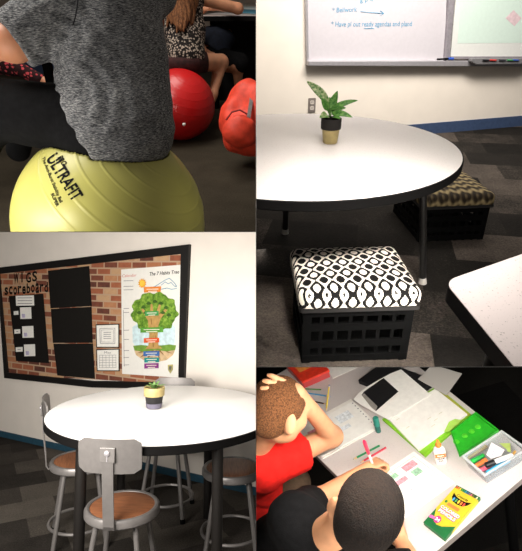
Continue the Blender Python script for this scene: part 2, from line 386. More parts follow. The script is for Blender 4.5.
# ================================================================== ROOM 2: round table, patterned crate stools, whiteboard
H2, HT2, TC2 = -1.1719, -.5229, (.1583, 1.9735)
W2 = Wall(2, -15.5465, 4.185)
floor2 = carpet('carpet_tiles_dark', ((9, 8, 7), (32, 29, 26), (88, 79, 72)), (.50, .34), 1000, R(12))
struct(2, 'floor', MB().box((1.5, 3.2, H2-.02), (5.4, 5.6, .04)), floor2)
wallm = mat('cream_wall_paint', (226, 216, 204), .85, spec=.15, var=.012, nscale=6)
struct(2, 'wall_back', MB().box((0, .05, 0), (6.4, .1, 3.4)), wallm, W2.mat(.9, H2+1.7))
struct(2, 'baseboard_back', MB().box((0, -.006, .05), (6.4, .012, .1)), mat('navy_vinyl_base', (58, 74, 104), .5), W2.mat(.9, H2))
def wquad(W, pxs, w0, w1, mb=None, o=(0, 0)):  # picture-corner outline laid on wall W, between two offsets
    q = [W.uv(*p)-np.array(o) for p in pxs]; mb = mb or MB()
    return mb.prism_fn(q, lambda u, v: (u, -w0, v), lambda u, v: (u, -w1, v))
def wmap(W, o, w):                           # bilinear text placement: px -> wall
    def mk(x0, y0, x1, y1, hgt):
        a = W.uv(x0, y0)-o; b = W.uv(x1, y1)-o; d = b-a; L = np.linalg.norm(d); e = d/L; up = np.array([-e[1], e[0]])
        return lambda x, y: (lambda p: (p[0], -w, p[1]))(a+e*x+up*y), L
    return mk
def fit_text(s, W, o, w, a, b, hpx, mb=None, **kw):
    """write s on wall W from picture point a to b (baseline), letters stretched to fill it"""
    v, f = text2d(s, 1.0, **kw); xs = [p[0] for p in v]; x0, x1 = min(xs), max(xs)
    A = W.uv(*a)-o; B = W.uv(*b)-o; U = W.uv(a[0], a[1]-hpx)-o-A; U2 = W.uv(b[0], b[1]-hpx)-o-B
    mb = mb or MB(); pts = []
    for x, y in v:
        s_ = (x-x0)/(x1-x0); q = A+(B-A)*s_+(U*(1-s_)+U2*s_)*y/.72; pts.append((q[0], -w, q[1]))
    return mb.raw(pts, f)
# whiteboard
wo = W2.uv(306, 64)
wb = thing(2, 'whiteboard', 'white dry erase board with blue marker notes hung above the round table', 'whiteboard', M=W2.mat(*wo))
part('panel', wquad(W2, [(305, -40), (447, -40), (443, 62), (306.5, 62)], .004, .016, o=wo), mat('dry_erase_surface', (192, 187, 192), .25, spec=.4, var=.01), wb)
part('frame', wquad(W2, [(303.3, -40), (306, -40), (307.6, 63), (305.6, 64)], 0, .03, o=wo), M_['silver'], wb, bevel=.003)
part('frame', wquad(W2, [(449, -40), (455, -40), (447, 57), (441.8, 61.5)], 0, .045, o=wo), mat('grey_frame', (150, 144, 150), .45, .3), wb, bevel=.006)
part('tray', wquad(W2, [(305.6, 60.4), (600, 60), (600, 66), (305.6, 64.8)], 0, .07, o=wo), M_['silver'], wb, bevel=.004, label='long aluminium pen ledge')
bl = mat('blue_marker_ink', (60, 140, 176), .6)
wr = fit_text('* Bellwork', W2, wo, .0175, (331.5, 12.5), (356, 11.5), 5, shear=.1)
fit_text('* Have pl out ready agendas and pland', W2, wo, .0175, (330.5, 26.5), (411, 26), 5.2, mb=wr, shear=.1)
fit_text('g p d', W2, wo, .0175, (359, 2), (372, 1), 5, mb=wr)
def wline(W, o, pts, r, w): return [(lambda q: (q[0], -w, q[1]))(W.uv(*p)-o) for p in pts]
for seg in ([(359.5, 11.5), (370, 12.6), (382.5, 13.3)], [(379, 10.6), (382.8, 13.3), (379.5, 15.6)], [(363, 28.5), (373, 28.3)]):
    wr.tube(wline(W2, wo, seg, 0, .0175), .0022, 5)
part('handwriting', wr, bl, wb)
# projection board to its right
po = W2.uv(446, 57)
pb = thing(2, 'projection_screen', 'bright white screen with pale green slide right of the whiteboard', 'screen', M=W2.mat(*po))
part('panel', wquad(W2, [(457, -40), (600, -40), (600, 56.8), (448.6, 56.4)], .006, .03, o=po), mat('screen_surface', (206, 206, 202), .6, spec=.2, var=.01, emit=.06), pb)
part('slide', wquad(W2, [(460, -40), (600, -40), (600, 42), (455.5, 43)], .0302, .0312, o=po), mat('slide_mint', (192, 208, 198), .6, spec=.2, var=.01, emit=.1), pb, label='pale green projected slide')
part('slide_mark', wquad(W2, [(511, 10), (519, 18), (512, 26), (503, 18)], .0313, .032, o=po), mat('slide_pink', (204, 180, 184), .6, emit=.08), pb)
part('frame', wquad(W2, [(449, 56), (600, 56.2), (600, 58.4), (449, 58.4)], .004, .036, o=po), mat('grey_frame', (150, 144, 150)), pb)
to = W2.uv(465, 62)
pt = thing(2, 'pen_tray', 'grey pen tray with coloured pens under the bright screen', 'tray', M=W2.mat(to[0], to[1], .07))
part('holder', wquad(W2, [(464, 57), (514, 57), (518, 60.5), (513, 62.5), (468, 63), (463, 60)], .001, .05, o=to), mat('pen_tray_grey', (112, 110, 112), .5), pt, bevel=.006)
for i, (x, c) in enumerate(((477, (40, 40, 44)), (484, (200, 60, 56)), (493, (60, 60, 66)), (501, (70, 140, 90)), (506, (60, 90, 170)))):
    a = W2.uv(x-3, 58.6)-to; b = W2.uv(x+3.4, 58.8)-to
    o = single(2, 'whiteboard_pen', MB().tube([(a[0], -.055, a[1]), (b[0]-.01, -.055, b[1]), (b[0], -.055, b[1])], [.007, .007, .004], 8), mat('pen_%s' % 'abcde'[i], c, .4), ['black', 'red', 'dark grey', 'green', 'blue'][i]+' pen lying in the grey tray under the screen', 'pen', M=W2.mat(to[0], to[1], .07), group='pens in the screen tray', smooth=True)
a = W2.uv(433, 61.6); b = W2.uv(449, 61)
mk = thing(2, 'marker', 'black marker with a blue cap lying on the whiteboard ledge', 'marker', M=W2.mat(a[0], a[1]+.024, .058))
part('barrel', MB().tube([(0, 0, 0), ((b-a)[0]*.68, 0, 0)], .008, 10), M_['black'], mk, smooth=True)
part('cap', MB().tube([((b-a)[0]*.68, 0, 0), ((b-a)[0], 0, 0)], .0105, 10), mat('cap_blue', (52, 88, 180), .4), mk, smooth=True, label='blue cap')
# outlet
oo = W2.uv(311.7, 105)
ot = thing(2, 'wall_outlet', 'grey steel double wall socket low on the cream wall behind the plant', 'outlet', M=W2.mat(*oo))
part('plate', MB().prism_fn(rrect(.066, .116, .006, 3), lambda x, y: (x, 0, y), lambda x, y: (x, -.008, y)), mat('outlet_plate', (132, 122, 116), .45, .3), ot)
for z in (-.024, .024):
    q = part('socket', MB().prism_fn(rrect(.034, .03, .008, 3, 0, z), lambda x, y: (x, -.008, y), lambda x, y: (x, -.0105, y)), mat('socket_face', (206, 196, 186), .5), ot)
    part('slot', MB().box((-.007, -.0108, z+.002), (.003, .002, .010)).box((.007, -.0108, z+.002), (.003, .002, .010)), M_['ink'], q)
# round table
def round_top(r, th):
    return [(r-.02, -th), (r-.004, -th), (r, -th+.005), (r, -.004), (r-.003, 0)]
t2 = thing(2, 'round_table', 'round white classroom table with a black edge holding the tall leafy plant', 'table', (TC2[0], TC2[1], H2))
zt = HT2-H2
part('edge_band', MB().lathe([(.56, zt-.034), (.607, zt-.034), (.612, zt-.030), (.612, zt-.003), (.609, zt-.0005), (.56, zt-.0005)], 96), M_['edge'], t2, smooth=True)
part('tabletop', MB().lathe([(.50, zt-.02), (.609, zt-.02), (.609, zt-.001), (.606, zt), (.001, zt)], 96), speckle('white_laminate', (236, 229, 226), (222, 212, 208), 160), t2, smooth=True)
for a in (2, 92, 182, 230):
    c, s_ = math.cos(R(a)), math.sin(R(a))
    lg = part('leg', MB().tube([(.50*c, .50*s_, zt-.03), (.585*c, .585*s_, .03)], .016, 12), mat('leg_steel', (38, 36, 35), .4, .4), t2, smooth=True)
    part('foot', MB().tube([(.585*c, .585*s_, .03), (.588*c, .588*s_, 0)], [.016, .02], 12), mat('glide', (170, 166, 160), .5), lg, smooth=True, label='pale foot glide')
part('apron', MB().lathe([(.46, zt-.075), (.48, zt-.075), (.48, zt-.03), (.46, zt-.03)], 64), M_['black'], t2, smooth=True)
# potted plants
def pot(t, r0, r1, h, band, m_rim, m_body, m_low=None):
    zb = h-band
    part('pot_body', MB().lathe([(r0*.9, 0), (r0, .004), (r1*.93, zb+.004), (r1*.80, zb+.004), (r1*.80, zb)], 32), m_body, t, smooth=True)
    part('pot_rim', MB().lathe([(r1*.9, zb), (r1*1.02, zb), (r1*1.04, zb+.003), (r1*1.06, h-.003), (r1*1.04, h), (r1*.94, h), (r1*.9, h-.012), (r1*.9, zb)], 32), m_rim, t, smooth=True)
    if m_low: part('pot_foot', MB().lathe([(r0*.92, .0004), (r0*1.02, .003), (r0+(r1-r0)*.42*.94, zb*.42), (r0*.8, zb*.42)], 32), m_low, t, smooth=True)
    part('soil', MB().lathe([(r1*.9, h-.016), (r1*.6, h-.012), (.002, h-.009)], 24), M_['soil'], t, smooth=True)
def leaf(p0, p1, w, droop=.02, up=(0, 0, 1), n=9, fold=.25):
    p0 = np.array(p0, float); p1 = np.array(p1, float); d = p1-p0; L = np.linalg.norm(d); e = d/L; u = np.array(up, float); s_ = np.cross(e, u); s_ /= np.linalg.norm(s_)+1e-9; nn = np.cross(s_, e)
    v = []; f = []
    for i in range(n+1):
        t = i/n; c = p0+d*t+nn*droop*4*t*(1-t); ww = w*.5*(math.sin(PI*min(1, t**.75))**.8)*(1 if t < 1 else .02)+.0006
        for k, o in ((-1, fold), (-.5, fold*.35), (0, 0), (.5, fold*.35), (1, fold)): v.append(c+s_*ww*k+nn*ww*o)
        for k, o in ((1, fold), (.5, fold*.35), (0, 0), (-.5, fold*.35), (-1, fold)): v.append(c+s_*ww*k+nn*(ww*o-.0009))
    for i in range(n):
        for k in range(10): f.append((i*10+k, i*10+(k+1) % 10, (i+1)*10+(k+1) % 10, (i+1)*10+k))
    f.append(tuple(range(10))); f.append(tuple(n*10+k for k in range(10)))
    return MB().raw(v, f)
pl = onz(2, 330, 143, HT2); pd = float(MC[2][:, 2] @ pl); px = pd/F
p2 = thing(2, 'potted_plant', 'tall leafy plant with cream-streaked leaves in a gold pot with black rim', 'plant', pl+np.array([0, 0, .0008]))
pot(p2, 7.2*px, 9.5*px, 24*px, 10*px, mat('black_pot_rim', (34, 30, 28), .7), M_['gold'])
lv = leafmat('variegated_leaf', (86, 150, 58), (222, 230, 170)); lg_ = leafmat('green_leaf', (66, 136, 48), (134, 190, 92))
right, upv, fw = (1, 0, 0), (0, 0, 1), (0, 1, 0)
def PP(x, y, dd=0):                          # a point at the plant, px offset in picture at depth + dd
    return J(2, x, y, pd+dd)-pl
base = PP(329.5, 120)
for i, (a, b, w, dd, dr, mm) in enumerate([((329, 104), (306.5, 81.2), 11, .03, .01, lv), ((330, 110), (358, 100.5), 7, -.01, .012, lg_), ((329, 112), (337.5, 91), 10, .0, -.005, lg_), ((328, 111), (321.5, 98), 8, -.02, .0, lg_),
        ((331, 114), (352.5, 117.5), 8, -.03, .012, lg_), ((328, 116), (319.5, 118), 10, -.04, .008, lv), ((330, 113), (346, 108), 6, .04, .01, lg_), ((329, 113), (330, 97), 9, .02, .0, lg_), ((332, 117), (341, 119.5), 6, -.05, .006, lg_)]):
    A = PP(*a); B = PP(*b, dd)
    part('stem', MB().tube([base, (base+A)/2+np.array([.002, 0, .004]), A], .0022, 6), mat('plant_stem', (96, 142, 66), .5), p2, smooth=True)
    part('leaf', leaf(A, B, w*.82*px, dr, (0, -.75, .66)), mm, p2, smooth='all')
# crate stools
def crate_stool(label, loc, rot, w, d, h, cm, grp=None):
    t = thing(2, 'crate_stool', label, 'stool', loc, rot, grp); hc = h-.075
    m = MB()
    for sx in (-1, 1):
        for sy in (-1, 1): m.box((sx*(w/2-.03), sy*(d/2-.03), hc/2), (.03, .03, hc))
    for z in (.02, hc*.36, hc*.68, hc-.012):
        for sy in (-1, 1): m.box((0, sy*(d/2-.02), z), (w-.04, .012, .03))
        for sx in (-1, 1): m.box((sx*(w/2-.02), 0, z), (.012, d-.04, .03))
    for i in range(1, 7):
        x = -w/2+.03+(w-.06)*i/7; y = -d/2+.03+(d-.06)*i/7
        for sy in (-1, 1): m.box((x, sy*(d/2-.022), hc/2), (.012, .008, hc))
        for sx in (-1, 1): m.box((sx*(w/2-.022), y, hc/2), (.008, .012, hc))
    m.box((0, 0, .008), (w-.04, d-.04, .012))
    part('crate', m, M_['black'], t, label='black plastic milk crate')
    part('lid_board', MB().prism(rrect(w, d, .012), hc, hc+.016), mat('black_board', (22, 20, 19), .6), t)
    part('cushion', cushion_mb(w+.005, d+.005, h-hc-.016, .028, hc+.016), cm, t, smooth='all', label='padded fabric cushion')
    return t
crate_stool('padded black crate stool with black and white ogee cushion in front of the table', (.33, 1.60, H2), R(2), .415, .36, .302, ogee('ogee_fabric'), 'crate stools around the round table')
crate_stool('padded black crate stool with tan woven zigzag cushion tucked under the table on the right', (1.01, 2.66, H2), R(4), .39, .47, .265, weave('woven_fabric'), 'crate stools around the round table')
# second table corner
q = [onz(2, *p, HT2+.0)[:2] for p in ((522, 253.6), (443.7, 281), (514.8, 368))]
c0 = q[1]; e1 = (q[0]-c0)/np.linalg.norm(q[0]-c0); e2 = (q[2]-c0)/np.linalg.norm(q[2]-c0)
def corner(r, L1, L2, inset=0):
    bi = (e1+e2)/np.linalg.norm(e1+e2); th = math.acos(e1 @ e2)/2; cc = c0+bi*(inset/math.sin(th))+bi*(r/math.sin(th)); o = []
    p1 = cc-bi*0; a1 = np.array([e1[1], -e1[0]]); a1 = a1 if a1 @ bi < 0 else -a1; a2 = np.array([e2[1], -e2[0]]); a2 = a2 if a2 @ bi < 0 else -a2
    for i in range(13):
        t = i/12; v = a1*(1-t)+a2*t; o.append(cc+v/np.linalg.norm(v)*r)
    far2 = o[-1]+e2*L2; far1 = o[0]+e1*L1
    return o+[far2, far2+e1*L1, far1]
t3 = thing(2, 'classroom_table', 'speckled white rounded-corner table nearest at lower right of the round table', 'table', (c0[0], c0[1], H2))
sh = lambda o: [(p-c0) for p in o]
part('tabletop', MB().prism(sh(corner(.05, .72, .62, .0015)), zt-.02, zt), speckle('speckled_laminate', (226, 214, 212), (150, 138, 136), 210, .64), t3)
part('edge_band', MB().prism(sh(corner(.05, .72, .62)), zt-.036, zt-.0015), M_['edge'], t3, smooth=True)
for L1, L2 in ((.12, .12), (.6, .12), (.12, .5), (.6, .5)):
    b = e1*L1+e2*L2; part('leg', MB().tube([(b[0], b[1], zt-.03), (b[0], b[1], 0)], .02, 12), mat('leg_steel', (38, 36, 35)), t3, smooth=True)

# ================================================================== ROOM 3: display board, round table and metal stools
H3, HT3, TC3 = -1.4942, -.7184, (-.5103, 2.7363)
W3 = Wall(3, 26.1328, 3.1165)
struct(3, 'floor.001', MB().box((-1.4, 3.2, H3-.02), (7.5, 5.8, .04)), carpet('carpet_tiles_charcoal', ((25, 23, 21), (58, 54, 50), (96, 90, 83)), (.5, .26), 900, R(-30)))
struct(3, 'wall_display', MB().box((0, .05, 0), (7.6, .1, 3.0)), mat('warm_wall_paint', (232, 224, 215), .85, spec=.15, var=.012, nscale=6), W3.mat(-1.6, H3+1.5))
struct(3, 'baseboard_display', MB().box((0, -.006, .026), (7.6, .012, .052)), mat('teal_vinyl_base', (40, 74, 92), .5), W3.mat(-1.6, H3))
bo = W3.uv(96, 386)
db = thing(3, 'bulletin_board', 'large black framed bulletin board covered in red brick print paper', 'board', M=W3.mat(*bo))
OUT = [(-.5, 268), (191.3, 244.6), (185.6, 388.5), (7, 377.5)]; INN = [(1.2, 274), (183, 254), (180.6, 382), (10, 372.3)]
part('brick_paper', wquad(W3, [(0, 270), (187, 249), (181, 384), (8.5, 374.5)], .004, .010, o=bo), brick('brick_print'), db, label='red and tan brick print paper')
for i in range(4):
    j = (i+1) % 4; part('frame', wquad(W3, [OUT[i], OUT[j], INN[j], INN[i]] if i != 2 else [OUT[2], (94, 386.8), OUT[3], INN[3], (94, 380.6), INN[2]], 0, .03, o=bo), mat('black_frame', (20, 18, 17), .5, spec=.35), db)
def sheet(name, pxs, m_, label, cat, w0=.0105, th=.002, grp=None):
    o = W3.uv(*np.mean(pxs, 0)); return single(3, name, wquad(W3, pxs, 0, th, o=o), m_, label, cat, M=W3.mat(o[0], o[1], w0), group=grp), o
for pxs, where in (([(49, 270.8), (90.3, 266.1), (92.8, 306), (51.6, 308.3)], 'top'), ([(52, 308.9), (92.6, 306.7), (93.8, 342.7), (54, 342.7)], 'middle'), ([(54.5, 343.6), (94, 343.3), (96, 378.6), (58.4, 375.2)], 'bottom')):
    sheet('black_sheet', pxs, M_['blackpaper'], where+' one of three blank black sheets in a column on the brick board', 'paper', grp='blank black sheets on the board')
sheet('tall_black_sheet', [(10, 296), (44.4, 293.6), (50, 363), (17.2, 360.8)], M_['blackpaper'], 'tall narrow black sheet with small white notes under the scoreboard title', 'paper')
def note(name, x0, y0, x1, y1, label, lines=0, w0=.0130, grp=None, sk=1.5, tint=None):
    pxs = [(x0, y0+.4), (x1-sk*.3, y0), (x1, y1), (x0+sk*.3, y1+.3)]; o = W3.uv(*np.mean(pxs, 0))
    t = thing(3, name, label, 'paper', M=W3.mat(o[0], o[1], w0), group=grp)
    part('sheet', wquad(W3, pxs, 0, .001, o=o), M_['white'], t)
    m = MB()
    for i in range(lines):
        y = y0+(y1-y0)*(i+.8)/(lines+.6); wquad(W3, [(x0+2, y), (x1-2, y-.1), (x1-2, y+.55), (x0+2, y+.65)], .0011, .0014, m, o)
    if lines: part('print', m, mat('grey_print', (140, 136, 140), .8), t)
    if tint: part('stamp', wquad(W3, [(x0+1.8, (y0+y1)/2+1), (x0+5, (y0+y1)/2+1), (x0+5.3, y1-1), (x0+2.1, y1-1)], .0011, .0014, o=o), mat('lilac_print', (188, 180, 208), .8), t)
note('title_note', 17, 295.3, 35.5, 305.4, 'white title strip at the top of the narrow black sheet', 3)
for (x0, y0, x1, y1), w_ in (((21.3, 307, 32.8, 318.6), 'top'), ((23.4, 325.8, 35, 337.4), 'middle'), ((25.2, 344, 36.6, 355.8), 'bottom')): note('square_note', x0, y0, x1, y1, w_+' of the three square white notes on the narrow black sheet', 0, grp='square notes on the narrow black sheet', tint=1)
for (x0, y0, x1, y1), w_ in (((15, 310.8, 19.7, 314.6), 'top'), ((15.6, 329, 21.6, 333.3), 'middle'), ((17, 346.8, 24, 351.4), 'bottom')): note('tag_note', x0, y0, x1, y1, w_+' of the three tiny white tags left of the square notes', 1, grp='tiny tags on the narrow black sheet', sk=.5)
for (x0, y0, x1, y1), w_, n_ in (((96.8, 324, 120.4, 347.4), 'upper white certificate in a thin black border beside the tree poster', 5), ((97.4, 348.8, 120.6, 370.8), 'lower white calendar sheet in a thin black border beside the tree poster', 6)):
    c = (x0, y0, x1, y1); o = W3.uv((x0+x1)/2, (y0+y1)/2); t = thing(3, 'certificate', w_, 'certificate', M=W3.mat(o[0], o[1], .0105), group='framed sheets beside the tree poster')
    Q = lambda e: [(x0+e, y0+e+.3), (x1-e, y0+e-.3), (x1-e, y1-e+.2), (x0+e+.6, y1-e)]
    part('border', wquad(W3, Q(0), 0, .003, o=o), M_['ink'], t); part('sheet', wquad(W3, Q(.9), .0031, .0038, o=o), M_['white'], t)
    m = MB()
    if n_ == 5:
        for a, b in ((4, 4.5), (5.5, 5.8)):
            P_, N_ = Q(a), Q(b)
            for i in range(4): wquad(W3, [P_[i], P_[(i+1) % 4], N_[(i+1) % 4], N_[i]], .0039, .0041, m, o)
        for i in range(4): wquad(W3, [(x0+8, y0+8+2*i), (x1-8, y0+7.8+2*i), (x1-8, y0+8.4+2*i), (x0+8, y0+8.6+2*i)], .0039, .0041, m, o)
    else:
        for i in range(6):
            wquad(W3, [(x0+3, y0+6+2.5*i), (x1-3, y0+5.8+2.5*i), (x1-3, y0+6.15+2.5*i), (x0+3, y0+6.35+2.5*i)], .0039, .0041, m, o)
            wquad(W3, [(x0+3+3.3*i, y0+6), (x0+3.3+3.3*i, y0+6), (x0+3.5+3.3*i, y0+18.5), (x0+3.2+3.3*i, y0+18.5)], .0039, .0041, m, o)
        fit_text('May', W3, o, .0041, (x0+8, y0+4.6), (x0+15, y0+4.5), 2.4, mb=m)
    part('print', m, mat('grey_print', (140, 136, 140)), t)
# title words, each letter a cut-out
for word, xs, yb, h_, lab in (('WIGS', (15.5, 21.8, 25, 31.5, 38), ((14.5, 283.2), (39, 281)), 9.8, 'black cut-out letters spelling WIGS at the top left of the brick board'),
                        ('scoreboard', None, ((5.4, 294.8), (49.6, 291.2)), 9.6, 'black cut-out letters spelling scoreboard under the WIGS title')):
    o = W3.uv(*yb[0]); t = thing(3, 'title_lettering', lab, 'lettering', M=W3.mat(o[0], o[1], .0105)); n = len(word)
    for i, ch in enumerate(word):
        a = np.array(yb[0])+(np.array(yb[1])-np.array(yb[0]))*(i+.08)/n; b = np.array(yb[0])+(np.array(yb[1])-np.array(yb[0]))*(i+.9)/n
        if ch == 'I': a = a+(b-a)*.3; b = a+(b-a)*.35
        yj = [0, -.5, .4, -.3, .3][i % 5]; hh = h_*(.78 if ch in 'score' else 1)
        m = MB(); v, f = text2d(ch, 1.0, bold=.03); x0, x1 = min(p[0] for p in v), max(p[0] for p in v); y1 = max(p[1] for p in v)
        A, B = W3.uv(a[0], a[1]+yj)-o, W3.uv(b[0], b[1]+yj)-o; U = W3.uv(a[0], a[1]+yj-hh)-W3.uv(a[0], a[1]+yj)
        m.raw([(lambda q_: (q_[0], -.0025, q_[1]))(A+(B-A)*(p[0]-x0)/(x1-x0)+U*p[1]/y1) for p in v], f)
        part('letter', m, M_['ink'], t)
# tree poster
PQ = lambda p: (115+p[0]*.2305, 258+p[1]*.2305)
qo = W3.uv(151, 322)
ps = thing(3, 'poster', 'tall white poster with a big green tree on the right of the brick board', 'poster', M=W3.mat(qo[0], qo[1], .0105))
part('sheet', wquad(W3, [(122.2, 269.6), (182, 264.8), (179.2, 377.4), (123.2, 373.6)], 0, .002, o=qo), mat('poster_paper', (232, 230, 224), .5, spec=.3, var=.01), ps)
_w = [.0022]
def art(name, poly, c, px_=False, label=None):
    _w[0] += .00022; return part(name, wquad(W3, [PQ(p) for p in poly], _w[0]-.00012, _w[0]+.00012, o=qo), mat('print_%d_%d_%d' % c, c, .6, spec=.2, var=.08, nscale=30), ps, label=label)
art('sky_wash', [(80, 300), (100, 285), (250, 285), (266, 300), (264, 370), (250, 384), (95, 384), (82, 365)], (200, 222, 228))
art('soil_print', [(88, 398), (266, 396), (256, 420), (228, 442), (180, 452), (128, 442), (96, 420)], (206, 178, 140))
for p0, p1 in (((150, 396), (100, 412)), ((155, 400), (112, 432)), ((165, 400), (140, 444)), ((178, 400), (205, 446)), ((190, 398), (235, 436)), ((198, 396), (258, 414))):
    art('root', [p0, (p0[0]+12, p0[1]), ((p0[0]+p1[0])/2+5, (p0[1]+p1[1])/2+4), p1, ((p0[0]+p1[0])/2-3, (p0[1]+p1[1])/2-2)], (150, 108, 64))
art('grass_print', [(84, 380), (120, 376), (150, 380), (210, 378), (240, 374), (270, 378), (266, 398), (230, 404), (180, 398), (130, 406), (90, 400)], (112, 150, 62))
crown = []
for i in range(72):
    a = 2*PI*i/72; rr = 1+.055*math.sin(9*a+.6)+.03*math.sin(17*a); crown.append((176+99*rr*math.cos(a)*(1.0), 235+86*rr*math.sin(a)))
t_ = NT('print_foliage'); t_.p(.6, 0, .2); t_.col(t_.ramp(t_.noise(t_.coord(), 22, 5, .75), [(.36, (58, 96, 30)), (.52, (110, 150, 50)), (.68, (160, 190, 84))]))
_w[0] += .00022; part('tree_crown', wquad(W3, [PQ(p) for p in crown], _w[0]-.0001, _w[0]+.0001, o=qo), t_.m, ps)
art('tree_trunk', [(118, 222), (128, 220), (150, 246), (158, 238), (160, 200), (168, 200), (172, 240), (184, 238), (196, 200), (204, 204), (198, 244), (224, 220), (232, 226), (204, 262), (194, 290), (190, 340), (194, 376), (210, 392), (136, 394), (150, 378), (154, 330), (148, 270)], (184, 146, 88))
for p in ((160, 262), (172, 300), (180, 335), (168, 360)): art('bark_line', [p, (p[0]+4, p[1]), (p[0]+6, p[1]+26), (p[0]+3, p[1]+26)], (140, 104, 58))
for (x, y) in ((130, 212), (152, 196), (180, 188), (205, 196), (228, 214), (112, 236), (240, 246), (140, 236), (214, 236)): art('leaf_cluster', [(x+10*math.cos(a)*(1+.3*math.sin(3*a)), y+7*math.sin(a)) for a in [i*PI/6 for i in range(12)]], (62, 94, 38))
for poly, c in (([(132, 126), (206, 123), (204, 146), (132, 150)], (222, 130, 56)), ([(136, 231), (196, 229), (196, 249), (136, 251)], (70, 150, 84)), ([(117, 302), (214, 298), (216, 321), (117, 323)], (92, 156, 62)), ([(132, 347), (198, 345), (198, 365), (132, 367)], (222, 92, 52)),
                ([(130, 404), (199, 402), (199, 423), (130, 425)], (62, 106, 170)), ([(134, 431), (198, 430), (198, 450), (134, 452)], (34, 140, 138)), ([(134, 456), (196, 454), (196, 476), (134, 478)], (136, 58, 132))):
    b = art('banner', poly, c); y = (poly[0][1]+poly[3][1])/2
    for dy, ww in ((-4, .7), (5, .5)):
        cx_ = (poly[0][0]+poly[1][0])/2; hw = (poly[1][0]-poly[0][0])/2*ww; m = wquad(W3, [PQ(p) for p in ((cx_-hw, y+dy), (cx_+hw, y+dy-1), (cx_+hw, y+dy+2), (cx_-hw, y+dy+3))], _w[0]+.0002, _w[0]+.0003, o=qo); m_ = part('print', m, mat('cream_print', (240, 232, 214), .7), b)
art('sun', [(125+(19 if i % 2 else 13)*math.cos(PI*i/12), 110+(22 if i % 2 else 15)*math.sin(PI*i/12)) for i in range(24)], (232, 160, 44)); art('sun_disc', [(125+11*math.cos(PI*i/10), 110+13*math.sin(PI*i/10)) for i in range(20)], (244, 196, 76))
m = MB()
for seg in ([(160, 128), (178, 124), (200, 110), (222, 96), (240, 88), (252, 98), (262, 108), (272, 122)], [(205, 118), (222, 104), (236, 112), (248, 106), (262, 122), (272, 124)], [(205, 136), (230, 130), (250, 136), (272, 132)]):
    m.tube([(lambda q_: (q_[0], -.0024, q_[1]))(W3.uv(*PQ(p))-qo) for p in seg], .0032, 5)
part('mountain_outline', m, mat('print_blue_grey', (126, 164, 186), .7), ps)
part('title', fit_text('The 7 Habits Tree', W3, qo, .0026, PQ((155, 77)), PQ((283, 67)), 3.6, bold=.015, shear=.25), M_['ink'], ps)
part('heading', fit_text('Calendar', W3, qo, .0026, PQ((36, 84)), PQ((98, 80)), 3.0, shear=.2), mat('print_rose', (206, 120, 110), .7), ps)
m = MB()
for y in (98, 122, 137, 218, 235, 312, 352, 400, 430, 462): wquad(W3, [PQ(p) for p in ((42, y), (84 if y < 140 else 66, y-1), (84 if y < 140 else 66, y+1.5), (42, y+2.5))], .0024, .0026, m, qo)
wquad(W3, [PQ(p) for p in ((40, 225), (42, 225), (46, 470), (44, 470))], .0024, .0026, m, qo)
part('print', m, mat('grey_print', (140, 136, 140)), ps)
art('emblem', [(236, 462), (258, 460), (257, 482), (247, 500), (237, 484)], (172, 164, 104)); art('emblem_mark', [(241, 468), (253, 467), (252, 478), (247, 488), (241, 480)], (108, 106, 92))
# table
zt3 = HT3-H3
t4 = thing(3, 'round_table', 'round white table with black legs under the brick display board', 'table', (TC3[0], TC3[1], H3))
part('tabletop', MB().lathe([(.50, zt3-.02), (.609, zt3-.02), (.609, zt3-.001), (.606, zt3), (.001, zt3)], 96), speckle('cool_white_laminate', (224, 222, 220), (216, 214, 212), 160), t4, smooth=True)
part('edge_band', MB().lathe([(.56, zt3-.042), (.607, zt3-.042), (.612, zt3-.038), (.612, zt3-.003), (.609, zt3-.0005), (.56, zt3-.0005)], 96), M_['edge'], t4, smooth=True)
lm_ = mat('black_table_leg', (30, 27, 25), .5, .2)
for a, b in ((-.318, -.406), (.328, -.406), (.20, .40), (-.33, .34)):
    part('leg', MB().tube([(a*.98, b*.98, zt3-.03), (a, b, 0)], .026, 14), lm_, t4, smooth=True)
    n_ = np.array([-a, -b]); n_ /= np.linalg.norm(n_); part('brace', MB().tube([(a+n_[0]*.02, b+n_[1]*.02, zt3-.10), (a+n_[0]*.10, b+n_[1]*.10, zt3-.045)], .008, 8), lm_, t4, smooth=True)
    part('mount_plate', MB().lathe([(.06, zt3-.046), (.06, zt3-.036)], 20, (a*.98, b*.98, 0)), lm_, t4, smooth=True)
# plant on it
pl3 = onz(3, 154, 408, HT3); pd3 = float(MC[3][:, 2] @ pl3); px3 = pd3/F
p3 = thing(3, 'potted_plant', 'small succulent in a gold and black pot on the round table under the board', 'plant', pl3+np.array([0, 0, .0008]))
pot(p3, 7.2*px3, 9.8*px3, 21*px3, 8.5*px3, M_['gold'], mat('pot_black', (30, 28, 30), .6), mat('pot_grey', (104, 100, 116), .6))
for i in range(11):
    a = i*2.4; L = .030+.012*(i % 3); b = np.array([.008*math.cos(a), .008*math.sin(a), 20*px3-.006]); part('leaf', leaf(b, b+np.array([L*math.cos(a), L*math.sin(a), .022+.018*((i*5) % 4)/3]), .017, .006, (-math.cos(a)*.5, -math.sin(a)*.5, .7)), leafmat('succulent_leaf', (62, 104, 48), (126, 160, 88)), p3, smooth='all')
